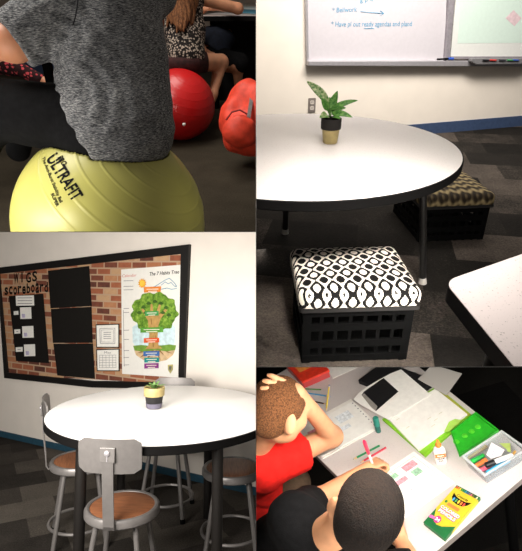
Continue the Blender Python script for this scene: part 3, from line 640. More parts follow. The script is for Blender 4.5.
# stools
SEAT = .452
def make_stool(label, loc, rot):
    t = thing(3, 'metal_stool', label, 'stool', loc, rot, 'metal stools around the table'); S_ = M_['steel']
    part('seat', MB().lathe([(.01, SEAT-.005), (.141, SEAT-.005), (.144, SEAT-.001), (.125, SEAT+.003), (.06, SEAT+.001), (.002, SEAT)], 40), seatw, t, smooth=True, label='brown wooden seat disc')
    part('seat_rim', MB().lathe([(.134, SEAT-.036), (.163, SEAT-.036), (.168, SEAT-.030), (.168, SEAT-.008), (.162, SEAT+.002), (.154, SEAT+.005), (.145, SEAT+.002), (.142, SEAT-.008), (.02, SEAT-.012), (.02, SEAT-.02), (.134, SEAT-.022)], 48), S_, t, smooth=True)
    for a in (45, 135, 225, 315):
        c, s_ = math.cos(R(a)), math.sin(R(a)); lg = part('leg', MB().tube([((.118*c), .118*s_, SEAT-.02), (.195*c, .195*s_, .012)], .0125, 10), S_, t, smooth=True)
        part('foot_cap', MB().tube([(.193*c, .193*s_, .026), (.196*c, .196*s_, 0)], .0155, 10), M_['black'], lg, smooth=True)
    part('foot_ring', MB().ring((0, 0, .105), .165, .0085, 48, 8), S_, t, smooth=True)
    # back: flat bar rising from the seat, curved plate
    bar = MB(); prof = [(-.13, SEAT-.03), (-.165, SEAT-.03), (-.178, SEAT-.01), (-.182, SEAT+.04), (-.197, SEAT+.18), (-.207, SEAT+.325)]
    v = []; 
    for y, z in prof: v += [(-.024, y, z), (.024, y, z), (.024, y-.006, z-.002), (-.024, y-.006, z-.002)]
    bar.raw(v, [(0, 1, 2, 3), (23, 22, 21, 20)]+[(4*i+j, 4*i+(j+1) % 4, 4*i+4+(j+1) % 4, 4*i+4+j) for i in range(5) for j in range(4)]); bb = part('back_bar', bar, S_, t)
    m = MB(); n = 16; rows = []
    outl = rrect(.272, .148, .03, 4); z0 = SEAT+.290
    # curved plate as grid with rounded corners
    nx, nz = 20, 8; vv = []; ff = []
    for side in (0, 1):
        for j in range(nz+1):
            for i in range(nx+1):
                zz = -.5+j/nz; lim = .136; e = abs(zz)*.148; rr = .03
                if e > .074-rr: lim = .136-rr+math.sqrt(max(0, rr*rr-(e-(.074-rr))**2))
                x = (-1+2*i/nx)*lim; y = -.196+1.35*x*x-.014*zz-(.0075 if side else 0); vv.append((x, y, z0+zz*.148))
    K = (nx+1)*(nz+1)
    for j in range(nz):
        for i in range(nx):
            a = j*(nx+1)+i; ff.append((a, a+1, a+nx+2, a+nx+1)); ff.append((K+a, K+a+nx+1, K+a+nx+2, K+a+1))
    bd = [j*(nx+1) for j in range(nz+1)]+[nz*(nx+1)+i for i in range(1, nx+1)]+[j*(nx+1)+nx for j in range(nz-1, -1, -1)]+[i for i in range(nx-1, 0, -1)]
    for i in range(len(bd)): a, b = bd[i], bd[(i+1) % len(bd)]; ff.append((a, b, K+b, K+a))
    bk = part('backrest', m.raw(vv, ff), S_, t, smooth=True)
    pl_ = part('bolt_plate', MB().box((0, -.211, SEAT+.30), (.064, .006, .062)), S_, bb, bevel=.002)
    part('bolt', MB().lathe([(.001, 0), (.013, 0), (.011, .006), (.004, .009)], 14, (0, -.213, SEAT+.308), np.array([[1, 0, 0], [0, 0, -1], [0, 1, 0]])).box((0, -.2145, SEAT+.285), (.004, .003, .022)), M_['silver'], bb, smooth=True)
    return t
t_ = NT('seat_wood'); t_.p(.5, 0, .4); t_.col(t_.ramp(t_.noise(t_.coord((1, 12, 1)), 14, 4), [(.3, (112, 68, 44)), (.7, (150, 98, 66))])); seatw = t_.m
def copy_tree(o, parent=None):
    c = o.copy(); COL.objects.link(c)
    if parent is not None: c.parent = parent
    for ch in list(o.children): copy_tree(ch, c)
    return c
def seat_loc(x, y): p = onz(3, x, y, H3+SEAT); return (p[0], p[1], H3)
l0 = seat_loc(122.6, 504.9)
st = make_stool('grey metal stool nearest the camera, its curved backrest before the white table', l0, R(-3))
for (lab, l, rot) in (('grey metal stool left of the table with its backrest turned to the left wall', seat_loc(81, 459), R(-69)),
                      ('grey metal stool on the right side of the table, its backrest out of view', seat_loc(232.5, 467), R(92)),
                      ('grey metal stool behind the table near the wall, mostly hidden by it', (-.58, 3.20, H3), R(176))):
    c = copy_tree(st); c['label'] = lab; place(c, 3, l, rot)

# ================================================================== ROOM 1: two sitters on exercise balls
H1 = -.9602
struct(1, 'floor.002', MB().box((-1.6, 4.6, H1-.02), (7.0, 8.4, .04)), carpet('carpet_fine_dark', ((26, 23, 18), (66, 59, 48), (108, 97, 80)), (6, 9), 1000))
wa = onz(1, 31, 72, H1); wb_ = onz(1, 62, 66, H1); dd_ = wb_-wa; yaw1 = -math.degrees(math.atan2(dd_[1], dd_[0])); n1 = np.array([math.sin(R(yaw1)), math.cos(R(yaw1)), 0])
W1 = Wall(1, -6.0, 8.0)
struct(1, 'wall_rear', MB().box((0, .05, 0), (12, .1, 3.4)), mat('tan_wall_paint', (176, 158, 144), .85, var=.012, nscale=6), W1.mat(-1.5, H1+1.7))
struct(1, 'baseboard_rear', MB().box((0, -.01, .09), (12, .02, .18)), mat('navy_vinyl_base', (58, 74, 104)), W1.mat(-1.5, H1))
skinA = skinmat('skin_tan', (206, 142, 108)); skinB = skinmat('skin_light', (222, 158, 122)); skinC = skinmat('skin_warm', (214, 156, 116))
blackcloth = mat('black_cotton', (17, 17, 18), .95, spec=.1, var=.2, nscale=60, bump=.3)
j1 = lambda x, y, d: J(1, x, y, d)
px1 = 1.6/F
# --- the boy on the yellow ball: skeleton
ballc = j1(112, 222, 1.74); BR = 97*1.74/F*.945
floorc = np.array([ballc[0], ballc[1], H1])
pelv = j1(113, 128, 1.63)
torso = [cap(j1(100, 0, 1.58), j1(97, 60, 1.58), .100, .098), cap(j1(97, 60, 1.58), j1(98, 98, 1.6), .098, .102), cap(j1(98, 98, 1.6), j1(105, 126, 1.63), .102, .100),
         cap(j1(121, 0, 1.62), j1(128, 60, 1.62), .100, .100), cap(j1(128, 60, 1.62), j1(131, 98, 1.63), .100, .104), cap(j1(131, 98, 1.63), j1(126, 120, 1.64), .104, .106),
         cap(j1(84, -12, 1.56), j1(146, -14, 1.66), .074, .07), cap(j1(115, 20, 1.62), j1(117, 120, 1.66), .12, .125)]
armL = [cap(j1(76, 2, 1.55), j1(14, 42, 1.5), .078, .054), cap(j1(14, 42, 1.5), j1(-14, 46, 1.56), .05, .046), cap(j1(-14, 46, 1.56), j1(-20, 24, 1.8), .043, .03)]
armR = [cap(j1(150, -8, 1.68), j1(118, 30, 1.95), .06, .045), cap(j1(118, 30, 1.95), j1(60, 34, 2.05), .042, .03)]
hips = [ell(j1(112, 138, 1.60), (.170, .15, .10)), cap(j1(84, 122, 1.6), j1(-12, 108, 1.62), .112, .088), cap(j1(-12, 108, 1.62), j1(-30, 190, 1.7), .07, .05), cap(j1(110, 118, 1.76), j1(25, 108, 2.1), .10, .075), cap(j1(25, 108, 2.1), j1(18, 150, 2.2), .062, .05)]
hc = j1(118, -58, 1.58)
hp, hM, hP = head(hc, WC[:, 2]*.5+WC[:, 0]*-.8+np.array([0, 0, -.35]), (-.1, .1, 1))
bodyA = union(hp+[cap(j1(115, -14, 1.6), j1(117, -44, 1.58), .056, .052)]+[offset(f_, -.012) for f_ in torso]+armL+armR+hand(j1(-20, 24, 1.8), WC[:, 0]*.3+WC[:, 2], (0, 0, 1), s=.9)+hand(j1(60, 34, 2.05), -WC[:, 0], (0, 0, 1), s=.9)+[offset(f_, -.012) for f_ in hips], .035)
boy = thing(1, 'person', 'person in a grey heather T-shirt seen from behind on the yellow exercise ball', 'person', floorc)
part('body', nets(bodyA, .0075, floorc), skinA, boy, smooth='all')
sleeve_cut = (j1(17, 39, 1.51), j1(76, 2, 1.55)-j1(14, 42, 1.5))
shirtT = cut(union(torso+[ell(j1(112, 138, 1.60), (.174, .154, .104)), ell(j1(114, 122, 1.60), (.162, .14, .115))], .05), (j1(82, 121, 1.6), np.cross(j1(65, 92, 1.6)-j1(104, 156, 1.6), WC[:, 2])*(1)))
if shirtT(np.array([j1(115, 60, 1.6)]))[0] > 0: shirtT = cut(union(torso+[ell(j1(112, 138, 1.60), (.174, .154, .104)), ell(j1(114, 122, 1.60), (.162, .14, .115))], .05), (j1(82, 121, 1.6), -np.cross(j1(65, 92, 1.6)-j1(104, 156, 1.6), WC[:, 2])))
sleeveL = cut(union([cap(j1(80, 0, 1.55), j1(8, 45, 1.5), .090, .068)]), sleeve_cut)
sleeveR = cut(union([cap(j1(150, -8, 1.68), j1(118, 30, 1.95), .074, .062)]), (j1(132, 14, 1.83), j1(150, -8, 1.68)-j1(118, 30, 1.95)))
def folds(fn, amp):                          # creases running across the lower back and the armpit
    c = j1(66, 108, 1.5); c2 = j1(58, 40, 1.48)
    def g(P):
        d = np.linalg.norm(P-c, axis=1); d2 = np.linalg.norm(P-c2, axis=1)
        w = .7*np.sin(d*105+3*np.sin(P[:, 0]*11+P[:, 2]*7))*np.exp(-((d-.10)/.13)**2)+.8*np.sin(d2*120+2*np.sin(P[:, 2]*14))*np.exp(-((d2-.05)/.08)**2)
        low = np.sin((P[:, 2]-ballc[2])*95+6*np.sin(P[:, 0]*6))*np.exp(-((P[:, 2]-ballc[2]-.33)/.08)**2)*.6
        return fn(P)+amp*(w+low)*np.clip((P[:, 2]-ballc[2]-.21)/.08, 0, 1)
    g.bb = fn.bb; return g
shirtA = folds(wrinkle(offset(union([shirtT, sleeveL, sleeveR], .022), .015), .0014, 22, 3), .0032)
part('tshirt', nets(shirtA, .0062, floorc), heather('grey_heather', (34, 35, 38), (104, 105, 108), (182, 181, 178)), boy, smooth='all', label='grey heather T-shirt')
part('seam', MB().tube([j1(78, -2, 1.455)-floorc, j1(77, 8, 1.453)-floorc, j1(75, 18, 1.456)-floorc, j1(71.5, 29, 1.468)-floorc], .0022, 6), mat('dark_thread', (38, 38, 42), .9), boy, smooth=True)
pantsA = cut(wrinkle(offset(union(hips, .05), .008), .003, 22, 5), (j1(113, 90, 1.63), (0, 0, -1)))
part('shorts', nets(offset(wrinkle(union(hips, .05), .002, 22, 5), .002), .008, floorc), blackcloth, boy, smooth='all', label='black shorts')
part('hair', nets(cut(union([ell(hP(0, -.012, .03), (.085, .098, .09), hM)]), (hP(0, .05, .02), hM @ np.array([0, -.75, .66]))), .008, floorc), hairmat('brown_hair_dark', (34, 24, 18), (70, 48, 34)), boy, smooth='all')
for e in (-1, 1): part('eye', MB().ball(hP(e*.032, .083, .0)-floorc, .011, 10), M_['white'], boy, smooth=True)
# --- yellow ball, ridged rings about a slanted axis, dented by the sitter
ax = j1(166, 147, 1.56)-ballc; ax /= np.linalg.norm(ax); ax = np.array([.56, -.62, .50]) if abs(ax[0]) < .2 else ax
def ridged_ball(c, r, axis, fr, dent=None, squash=.985):
    axis = np.array(axis)/np.linalg.norm(axis); x = np.cross(axis, [0.2, 1, .1]); x /= np.linalg.norm(x); A = np.stack([x, np.cross(axis, x), axis], 1)
    prof = []; N = 300; th = [math.acos(q) for q in fr]
    for i in range(N+1):
        t = PI*i/N; bump = sum(math.exp(-((t-q)/.008)**2) for q in th); rr = r*(1+.006*bump); prof.append((max(1e-4, rr*math.sin(t)), rr*math.cos(t)))
    m = MB().lathe(prof[::-1], 200, (0, 0, 0), A); V = np.array(m.v); V[:, 2] = np.where(V[:, 2] < 0, V[:, 2]*squash, V[:, 2])
    V[:, 2] = np.maximum(V[:, 2], H1-c[2])
    if dent is not None:
        for _ in range(14):
            d = dent(V+c); k = d < .004; V[k] *= (1-np.minimum(.03, (.004-d[k])/r*.8))[:, None]
    m.v = [tuple(p) for p in V.tolist()]; return m
sitA = lambda P: np.minimum(shirtA(P), union(hips, .05)(P)-.005)
yb = thing(1, 'exercise_ball', 'large yellow exercise ball with black lettering under the person in grey', 'exercise ball', ballc)
part('ball', ridged_ball(ballc, BR, ax, (.965, .90, .81, .69, .54, .36, -.52, -.60, -.70), sitA), ballmat('yellow_vinyl', (186, 181, 96), .42), yb, smooth='all')
def on_ball(x, y):
    r = ray(1, x, y); a = r @ r; b = r @ ballc; c_ = ballc @ ballc-(BR*1.004)**2; s_ = (b-math.sqrt(max(0, b*b-a*c_)))/a; p = r*s_; return p-ballc
def ball_text(s, a, up, adv, size, mb, **kw):
    a, up, adv = (np.array(q, float) for q in (a, up, adv)); v, f = text2d(s, 1, **kw); x0, x1 = min(p[0] for p in v), max(p[0] for p in v)
    bm = bmesh.new(); vs = [bm.verts.new((p[0], p[1], 0)) for p in v]
    for q in f:
        try: bm.faces.new([vs[i] for i in q])
        except ValueError: pass
    for _ in range(2):
        es = [e for e in bm.edges if e.calc_length() > .25]
        if es: bmesh.ops.subdivide_edges(bm, edges=es, cuts=1); bmesh.ops.triangulate(bm, faces=bm.faces[:])
    bm.verts.index_update(); pts = []
    for p in bm.verts:
        t = (p.co.x-x0)/(x1-x0); q = a+adv*t+up*p.co.y/.72; pts.append(on_ball(*q))
    mb.raw(pts, [[w.index for w in q.verts] for q in bm.faces]); bm.free(); return mb
lt = MB(); ball_text('ULTRAFIT', (46, 159), (11, -7), (27, 43), 1, lt, bold=.03)
part('lettering', lt, M_['ink'], yb, label='black ULTRAFIT lettering')
lt = MB(); ball_text('The Anti-Burst Stability Ball', (41.3, 158), (3.2, -1.6), (18.5, 45), 1, lt, bold=.02); part('lettering', lt, M_['ink'], yb, label='small black lettering'); lt = MB(); ball_text('SUPER', (50.5, 194), (3, -1.4), (6, 13), 1, lt, bold=.03); part('lettering', lt, M_['ink'], yb, label='small black lettering'); lt = MB(); ball_text('PRO', (57.5, 157.5), (5, -2.4), (5, 8.5), 1, lt, bold=.03)
part('lettering', lt, M_['ink'], yb, label='small black lettering')
part('valve_plug', MB().ball(on_ball(157, 143.4), .006, 8), M_['white'], yb, smooth=True, label='white valve plug')
# --- red ball and the girl
d2 = 3.70; rb = 34.5*d2/F; rc = j1(180, 104, d2); rc[2] = H1+rb*.97
gsc = d2/F
g = lambda x, y, d=0: j1(x, y, d2+d)
gfl = np.array([rc[0], rc[1], H1])
up1 = np.array([0, 0, 1.]); tR = WC[:, 0]; fA = np.array([0, 1., 0])
gt = [cap(g(178, 4), g(180, 30), 13*gsc, 13.5*gsc), cap(g(190, 4, .05), g(190, 30, .03), 12*gsc, 13*gsc), cap(g(183, 30), g(184, 56), 15*gsc, 17*gsc), cap(g(170, -4), g(200, -4, .1), 9*gsc, 8*gsc), cap(g(190, 30, .03), g(188, 56), 13*gsc, 15*gsc)]
garm = [cap(g(200, -2, .08), g(238, 8.6, .25), 6.6*gsc, 5.4*gsc), cap(g(238, 8.6, .25), g(214, 7, .62), 5*gsc, 3.4*gsc), cap(g(166, 0), g(158, 24, .2), 6*gsc, 5*gsc), cap(g(158, 24, .2), g(176, 14, .55), 5*gsc, 3.5*gsc)]
gleg = [cap(g(192, 62), g(221, 62, .28), 10.5*gsc, 8*gsc), cap(g(221, 62, .28), g(213, 94, .22), 7*gsc, 4.6*gsc), cap(g(213, 94, .22), g(209, 110, .2), 4.6*gsc, 3.6*gsc), cap(g(176, 62, .12), g(190, 66, .55), 10*gsc, 7.5*gsc), cap(g(190, 66, .55), g(186, 112, .55), 6*gsc, 4*gsc)]
ghc = g(186, -24); gh, gM, gP = head(ghc, tR*.45+fA*.8+up1*-.45, (0, .1, 1), 1.0)
gbody = union(gh+[cap(g(184, -8), g(185, -18), 5.5*gsc, 5.2*gsc)]+[offset(f_, -.012) for f_ in gt]+garm+gleg+hand(g(214, 7, .62), -tR+.3*fA, up1, s=.95)+hand(g(176, 14, .55), tR, up1, s=.95), .03)
girl = thing(1, 'person', 'person with long brown hair in a patterned sleeveless top on the red exercise ball', 'person', gfl)
part('body', nets(gbody, .011, gfl), skinB, girl, smooth='all')
part('top', nets(cut(wrinkle(offset(union(gt, .05), .008), .003, 20, 8), (g(184, 64), up1+.1*tR)), .011, gfl), floral('black_white_print', (30, 26, 25), (176, 160, 146), 62, .44), girl, smooth='all', label='black top with cream print')
part('shorts', nets(cut(offset(union([ell(g(184, 62), (18*gsc, .13, 11*gsc))]+[gleg[0], gleg[3]], .04), .006), (g(206, 62, .15), -tR-.3*fA)), .011, gfl), mat('dark_maroon_cotton', (52, 26, 26), .9, var=.3, nscale=30), girl, smooth='all', label='dark shorts')
hr = [cap(g(186, -24, -.03), g(182, 0, -.10), 15*gsc, 14*gsc), cap(g(176, 0, -.12), g(172, 24, -.14), 8*gsc, 1*gsc), cap(g(184, 0, -.13), g(183, 31, -.16), 8*gsc, 1*gsc), cap(g(193, -2, -.10), g(192, 26, -.11), 6*gsc, .8*gsc), cap(g(178, -4, -.13), g(177, 33, -.16), 7*gsc, .8*gsc), cap(g(188, -4, -.13), g(187, 25, -.15), 7*gsc, .8*gsc), cap(g(172, 0, -.11), g(167, 27, -.12), 6*gsc, .7*gsc), cap(g(181, 0, -.14), g(180, 28, -.17), 6*gsc, .7*gsc)]
def strands(fn):
    q = lambda P: fn(P)+.0045*np.sin(P[:, 0]*230+4*np.sin(P[:, 2]*13))
    q.bb = fn.bb; return q
part('hair', nets(strands(cut(union(hr+[ell(gP(0, -.02, .02), (.095, .10, .105), gM)], .03), (gP(0, .05, 0), -gM[:, 1]))), .008, gfl), hairmat('long_brown_hair', (74, 44, 28), (156, 104, 66), (140, 140, 14)), girl, smooth='all')
for e in (-1, 1): part('eye', MB().ball(gP(e*.032, .083, .0)-gfl, .011, 8), M_['white'], girl, smooth=True)
gsit = lambda P: np.minimum(union(gt, .05)(P)-.012, union([ell(g(184, 62), (18*gsc, .13, 11*gsc))]+gleg, .04)(P)-.008)
rbt = thing(1, 'exercise_ball', 'glossy red exercise ball under the long-haired person', 'exercise ball', rc)
part('ball', ridged_ball(rc, rb, (.35, -.35, .87), (.93, .83, .70, .54, .36), gsit, .97), ballmat('red_vinyl', (206, 28, 30), .3), rbt, smooth='all')
part('valve_plug', MB().ball(j1(184, 124.5, d2-rb*.93)-rc, .012, 8), M_['white'], rbt, smooth=True)
# --- right-hand table, its things, the third sitter
zT = onz(1, 230, 15.6, -.255)            # table edge line in the picture
dT = 4.15
ta = j1(196, 13.2, dT); tb = j1(268, 18.2, dT-.05); ta[2] = tb[2] = (ta[2]+tb[2])/2; zt1 = ta[2]
tdir = (tb-ta)/np.linalg.norm(tb-ta); tn = np.array([-tdir[1], tdir[0], 0])
tt = thing(1, 'classroom_table', 'long pale table with a dark edge where the long-haired person leans', 'table', (ta[0], ta[1], H1))
def tq(s0, s1, d0, d1): return [(tdir*s+tn*d)[:2] for s, d in ((s0, d0), (s1, d0), (s1, d1), (s0, d1))]
hT = zt1-H1
part('tabletop', MB().prism(tq(0, 1.5, .0, .8), hT-.014, hT), mat('pale_laminate', (206, 196, 192), .5, var=.02), tt)
part('edge_band', MB().prism(tq(-.006, 1.506, -.008, .79), hT-.04, hT-.003), M_['edge'], tt)
part('shade_panel', MB().prism(tq(.02, 1.5, .42, .45), .06, hT-.04), mat('shade_black', (16, 14, 14), .7), tt)  # black sheet added to stand in for the darkness under the table
for s0 in (.06, 1.4): part('leg', MB().tube([(*(tdir*s0+tn*.35)[:2], hT-.04), (*(tdir*s0+tn*.35)[:2], 0)], .025, 10), M_['black'], tt, smooth=True)
def tpoly(pxs, z0, z1, ori): return MB().prism([(onz(1, *p, z0)-ori)[:2] for p in pxs], 0, z1-z0)
for nm, pxs, th, c, lab, cat in (('paper_sheet', [(204, 8), (209, 3), (217, 3), (214, 8)], .004, (120, 200, 214), 'pale blue sheet under the leaning arm of the long-haired person', 'paper'),
                                 ('book', [(224, 13), (242, 6), (256, 7), (256, 15)], .012, (84, 152, 176), 'blue book lying flat on the long pale table', 'book'),
                                 ('notebook', [(240, 9), (250, 3), (262, 4), (262, 10)], .03, (196, 182, 168), 'pale thick notebook on the blue book of the long pale table', 'notebook')):
    zb_ = zt1+(.0135 if nm == 'notebook' else .0005); o = onz(1, *np.mean(pxs, 0), zb_); m = tpoly(pxs, zb_, zb_+th, o)
    if nm == 'paper_sheet': single(1, nm, m, mat(nm+'_cover', c, .6), lab, cat, o)
    else:
        t = thing(1, nm, lab, cat, o); part('cover', MB().prism([(onz(1, *p, zb_)-o)[:2] for p in pxs], th-.003, th), mat(nm+'_cover', c, .5), t); part('pages', MB().prism([((onz(1, *p, zb_)-o)*.98)[:2] for p in pxs], 0, th-.003), M_['card'], t)
# third sitter, dim under the table edge
d3 = 4.3; q3 = lambda x, y, d=0: j1(x, y, d3+d); s3 = d3/F; o3 = np.array([*q3(222, 60, .1)[:2], H1])
nt = [cap(q3(216, 40), q3(218, 57), 13*s3, 12*s3), cap(q3(206, 39, -.05), q3(226, 39, .02), 7*s3, 8*s3)]
na = [cap(q3(204, 36, -.06), q3(199, 44, -.1), 6*s3, 4.6*s3), cap(q3(199, 44, -.1), q3(206, 53, -.22), 4.2*s3, 3*s3)]
nb_ = union([offset(f_, -.01) for f_ in nt]+na+hand(q3(206, 53, -.22), tR-.3*up1, up1, s=.8)+[cap(q3(218, 62, 0), q3(238, 64, -.1), 10*s3, 8*s3), cap(q3(238, 64, -.1), q3(238, 84, 0), 6*s3, 4*s3), cap(q3(218, 62, .1), q3(240, 58, .15), 9*s3, 7*s3), cap(q3(218, 38), q3(228, 34, .1), 5*s3, 5*s3)], .03)
kid = thing(1, 'person', 'person in a navy T-shirt bent low in the shade under the table edge', 'person', o3)
part('body', nets(nb_, .012, o3), skinA, kid, smooth='all')
part('tshirt', nets(cut(wrinkle(offset(union(nt+[cap(q3(205, 36, -.05), q3(201, 41, -.09), 7*s3, 6*s3)], .04), .008), .003, 20, 2), (q3(204, 43.5, -.1), up1+.5*tR)), .011, o3), mat('navy_cotton', (22, 28, 42), .9, var=.2), kid, smooth='all', label='navy T-shirt')
part('shorts', nets(offset(union([cap(q3(218, 60, 0), q3(240, 63, -.1), 11*s3, 9*s3), cap(q3(218, 60, .1), q3(240, 58, .15), 10*s3, 8*s3), cap(q3(216, 54), q3(220, 60), 11*s3, 12*s3)], .04), .004), .012, o3), blackcloth, kid, smooth='all')
# orange backpack against the divider
bpd = 3.05; bz = lambda x, y, d=0: j1(x, y, bpd+d); bs = bpd/F; bo_ = bz(246, 146); bo_[2] = H1
bpk = thing(1, 'backpack', 'bright orange red backpack slumped on the dark carpet by the right partition', 'backpack', bo_)
bag = wrinkle(union([ell(bz(246, 130, .05), (25*bs, 24*bs, 22*bs)), ell(bz(247, 106, .08), (20*bs, 20*bs, 27*bs)), ell(bz(233, 118, .04), (13*bs, 14*bs, 17*bs)), cap(bz(236, 140), bz(262, 144), 13*bs, 13*bs), ell(bz(262, 120, .05), (22*bs, 22*bs, 36*bs))], .05), .006, 24, 11)
bag = cut(bag, ((0, 0, H1+.001), (0, 0, 1)))
part('body', nets(bag, .009, bo_), mat('orange_nylon', (238, 72, 48), .55, spec=.35, var=.1, nscale=20), bpk, smooth='all')
part('pocket', nets(cut(wrinkle(union([ell(bz(240, 132, -.11), (17*bs, 10*bs, 16*bs))], .02), .004, 30, 4), ((0, 0, H1+.002), (0, 0, 1))), .008, bo_), mat('orange_nylon', (238, 72, 48)), bpk, smooth='all')
def strap(pts, w, m_, nm):
    v = []; f = []
    for i, p in enumerate(pts):
        p = p-bo_; s_ = tR*w
        v += [p-s_, p+s_, p+s_+fA*.006, p-s_+fA*.006]
        if i: b = 4*(i-1); f += [(b+j, b+(j+1) % 4, b+4+(j+1) % 4, b+4+j) for j in range(4)]
    f += [(0, 1, 2, 3), tuple(range(len(v)-4, len(v)))]; part(nm, MB().raw(v, f), m_, bpk)
strap([bz(252.5, 92, -.06), bz(251, 102, -.10), bz(248.5, 118, -.135), bz(248, 132, -.15)], .011, mat('grey_webbing', (128, 120, 118), .8), 'strap')
part('zip', MB().tube([bz(226, 120, -.13)-bo_, bz(232, 112, -.15)-bo_, bz(240, 110, -.165)-bo_, bz(247, 114, -.16)-bo_], .005, 6), mat('dark_red_zip', (132, 30, 26), .6), bpk, smooth=True)
# purple chair bag in the gloom
cb = j1(240, 52, 5.4); cb[2] = H1
ch = thing(1, 'school_chair', 'dark plum plastic chair in shadow under the long pale table', 'chair', cb, R(30))
part('seat', MB().prism(rrect(.38, .36, .06), .40, .415), mat('plum_plastic', (58, 26, 40), .5), ch, smooth=True)
part('backrest', MB().prism_fn(rrect(.36, .22, .05, 5, 0, .60), lambda x, y: (x, .17+.6*x*x, y), lambda x, y: (x, .185+.6*x*x, y)), mat('plum_plastic', (58, 26, 40)), ch, smooth=True)
for sx in (-1, 1):
    for sy in (-1, 1): part('leg', MB().tube([(sx*.16, sy*.15, .40), (sx*.19, sy*.18, 0)], .011, 8), M_['black'], ch, smooth=True)
    part('back_post', MB().tube([(sx*.13, .15, .40), (sx*.13, .18, .62)], .010, 8), M_['black'], ch, smooth=True)
# left table with the boy's desk things, the floral legs behind
dL = 2.35; la = j1(-45, 50, dL); lb = j1(66, 42.5, dL+.25); lz = (la[2]+lb[2])/2; la[2] = lb[2] = lz
ld = (lb-la); ld[2] = 0; Ld = np.linalg.norm(ld); ld /= Ld; ln = np.array([-ld[1], ld[0], 0]); lh = lz-H1
tl = thing(1, 'classroom_table', 'black-edged table in front of the person in grey, one dark leg showing', 'table', (la[0], la[1], H1))
LQ = lambda s0, s1, a, b: [(ld*s+ln*d)[:2] for s, d in ((s0, a), (s1, a), (s1, b), (s0, b))]
part('tabletop', MB().prism(LQ(0, Ld+.25, 0, .55), lh-.012, lh), mat('pale_laminate', (206, 196, 192)), tl)
part('edge_band', MB().prism(LQ(-.006, Ld+.256, -.006, .54), lh-.05, lh-.003), M_['edge'], tl)
legp = onz(1, 51.5, 82, H1)
lp = legp-np.array([la[0], la[1], H1]); lp[2] = 0
lp = ld*(lp @ ld)+ln*.27
lp = ld*(Ld*.90)+ln*.28
part('leg', MB().box((lp[0], lp[1], lh/2-.02), (.045, .045, lh-.04)), M_['black'], tl, bevel=.004); part('foot', MB().box((lp[0], lp[1], .02), (.07, .5, .04)), M_['black'], tl, bevel=.006)
bxp = j1(14.5, 15.5, dL+.45); bxp[2] = lz
single(1, 'paper_stack', MB().box((0, 0, .045), (.10, .14, .09)), M_['card'], 'white block of paper on the far side of the left table', 'paper', bxp, R(20), bevel=.003)
d4 = 3.3; q4 = lambda x, y, d=0: j1(x, y, d4+d); s4 = d4/F; o4 = np.array([*q4(20, 72)[:2], H1])
sit = thing(1, 'person', 'person in pink and red floral leggings sitting behind the left table, one shoe showing', 'person', o4)
lg4 = [cap(q4(-14, 60, .1), q4(10, 66), 11*s4, 8*s4), cap(q4(8, 64), q4(40, 79), 7.2*s4, 4.6*s4)]
body4 = union([cap(q4(-20, 40, .2), q4(-16, 60, .15), 14*s4, 13*s4)]+[offset(f_, -.008) for f_ in lg4]+[cap(q4(40, 79), q4(48, 83.5), 4*s4, 3.6*s4), ell(q4(50, 87), (7*s4, 9*s4, 4*s4))], .03)
part('body', nets(body4, .012, o4), skinA, sit, smooth='all')
part('leggings', nets(wrinkle(offset(union(lg4, .03), .006), .003, 25, 6), .010, o4), floral('pink_floral', (40, 18, 20), (190, 70, 76), 38, .36), sit, smooth='all', label='pink and red floral leggings')
part('shoe', nets(union([ell(q4(52, 87.5), (8.5*s4, 9.5*s4, 4.4*s4)), ell(q4(56, 85), (6*s4, 7*s4, 5*s4))], .02), .010, o4), mat('dark_shoe', (52, 44, 40), .7), sit, smooth='all')

# ================================================================== ROOM 4: two boys colouring at a table, seen from above
Z4 = -1.7008; H4 = Z4-.66
struct(4, 'floor.003', MB().box((1.2, 2.0, H4-.02), (5.0, 5.4, .04)), carpet('carpet_near_black', ((8, 8, 8), (22, 21, 19), (38, 36, 32)), (.8, .5), 1200))
z4 = lambda x, y, h=0: onz(4, x, y, Z4+h)
e1 = np.array([.927, .375]); e2 = np.array([.375, -.927])
A4 = z4(256, 387.5)[:2]*.5+z4(289, 367)[:2]*.5; C4 = z4(478, 515.6)[:2]; B4 = z4(366, 504.5)[:2]
s_min = (B4 @ e1); wA = A4 @ e2; wC = C4 @ e2
T4 = lambda s, w: e1*(s_min+s)+e2*w
t5o = np.array([*T4(.45, (wA+wC)/2), H4]); th5 = Z4-H4
t5 = thing(4, 'classroom_table', 'pale grey rectangular table where the two boys are colouring', 'table', t5o)
rel = lambda p: (p[0]-t5o[0], p[1]-t5o[1])
dA, dB = z4(424, 371)[:2], z4(526, 452.5)[:2]; sw = lambda w: float(dA @ e1-s_min+(dB-dA) @ e1*(w-dA @ e2)/((dB-dA) @ e2))
outl = [rel(T4(*p)) for p in ((0, wA), (0, wC), (sw(wC), wC), (sw(wA), wA))]
part('tabletop', MB().prism(outl, th5-.022, th5), speckle('grey_laminate', (206, 198, 194), (190, 182, 180), 260, .6), t5)
part('edge_band', MB().prism([tuple(np.array(p)*1.004) for p in outl], th5-.024, th5-.002), mat('grey_edge', (120, 112, 108), .6), t5)
for s_, w_ in ((.08, wA+.1), (.08, wC-.1), (sw(wA+.1)-.08, wA+.1), (sw(wC-.1)-.08, wC-.1)):
    p = rel(T4(s_, w_)); part('leg', MB().tube([(*p, th5-.02), (*p, 0)], .02, 10), M_['black'], t5, smooth=True)
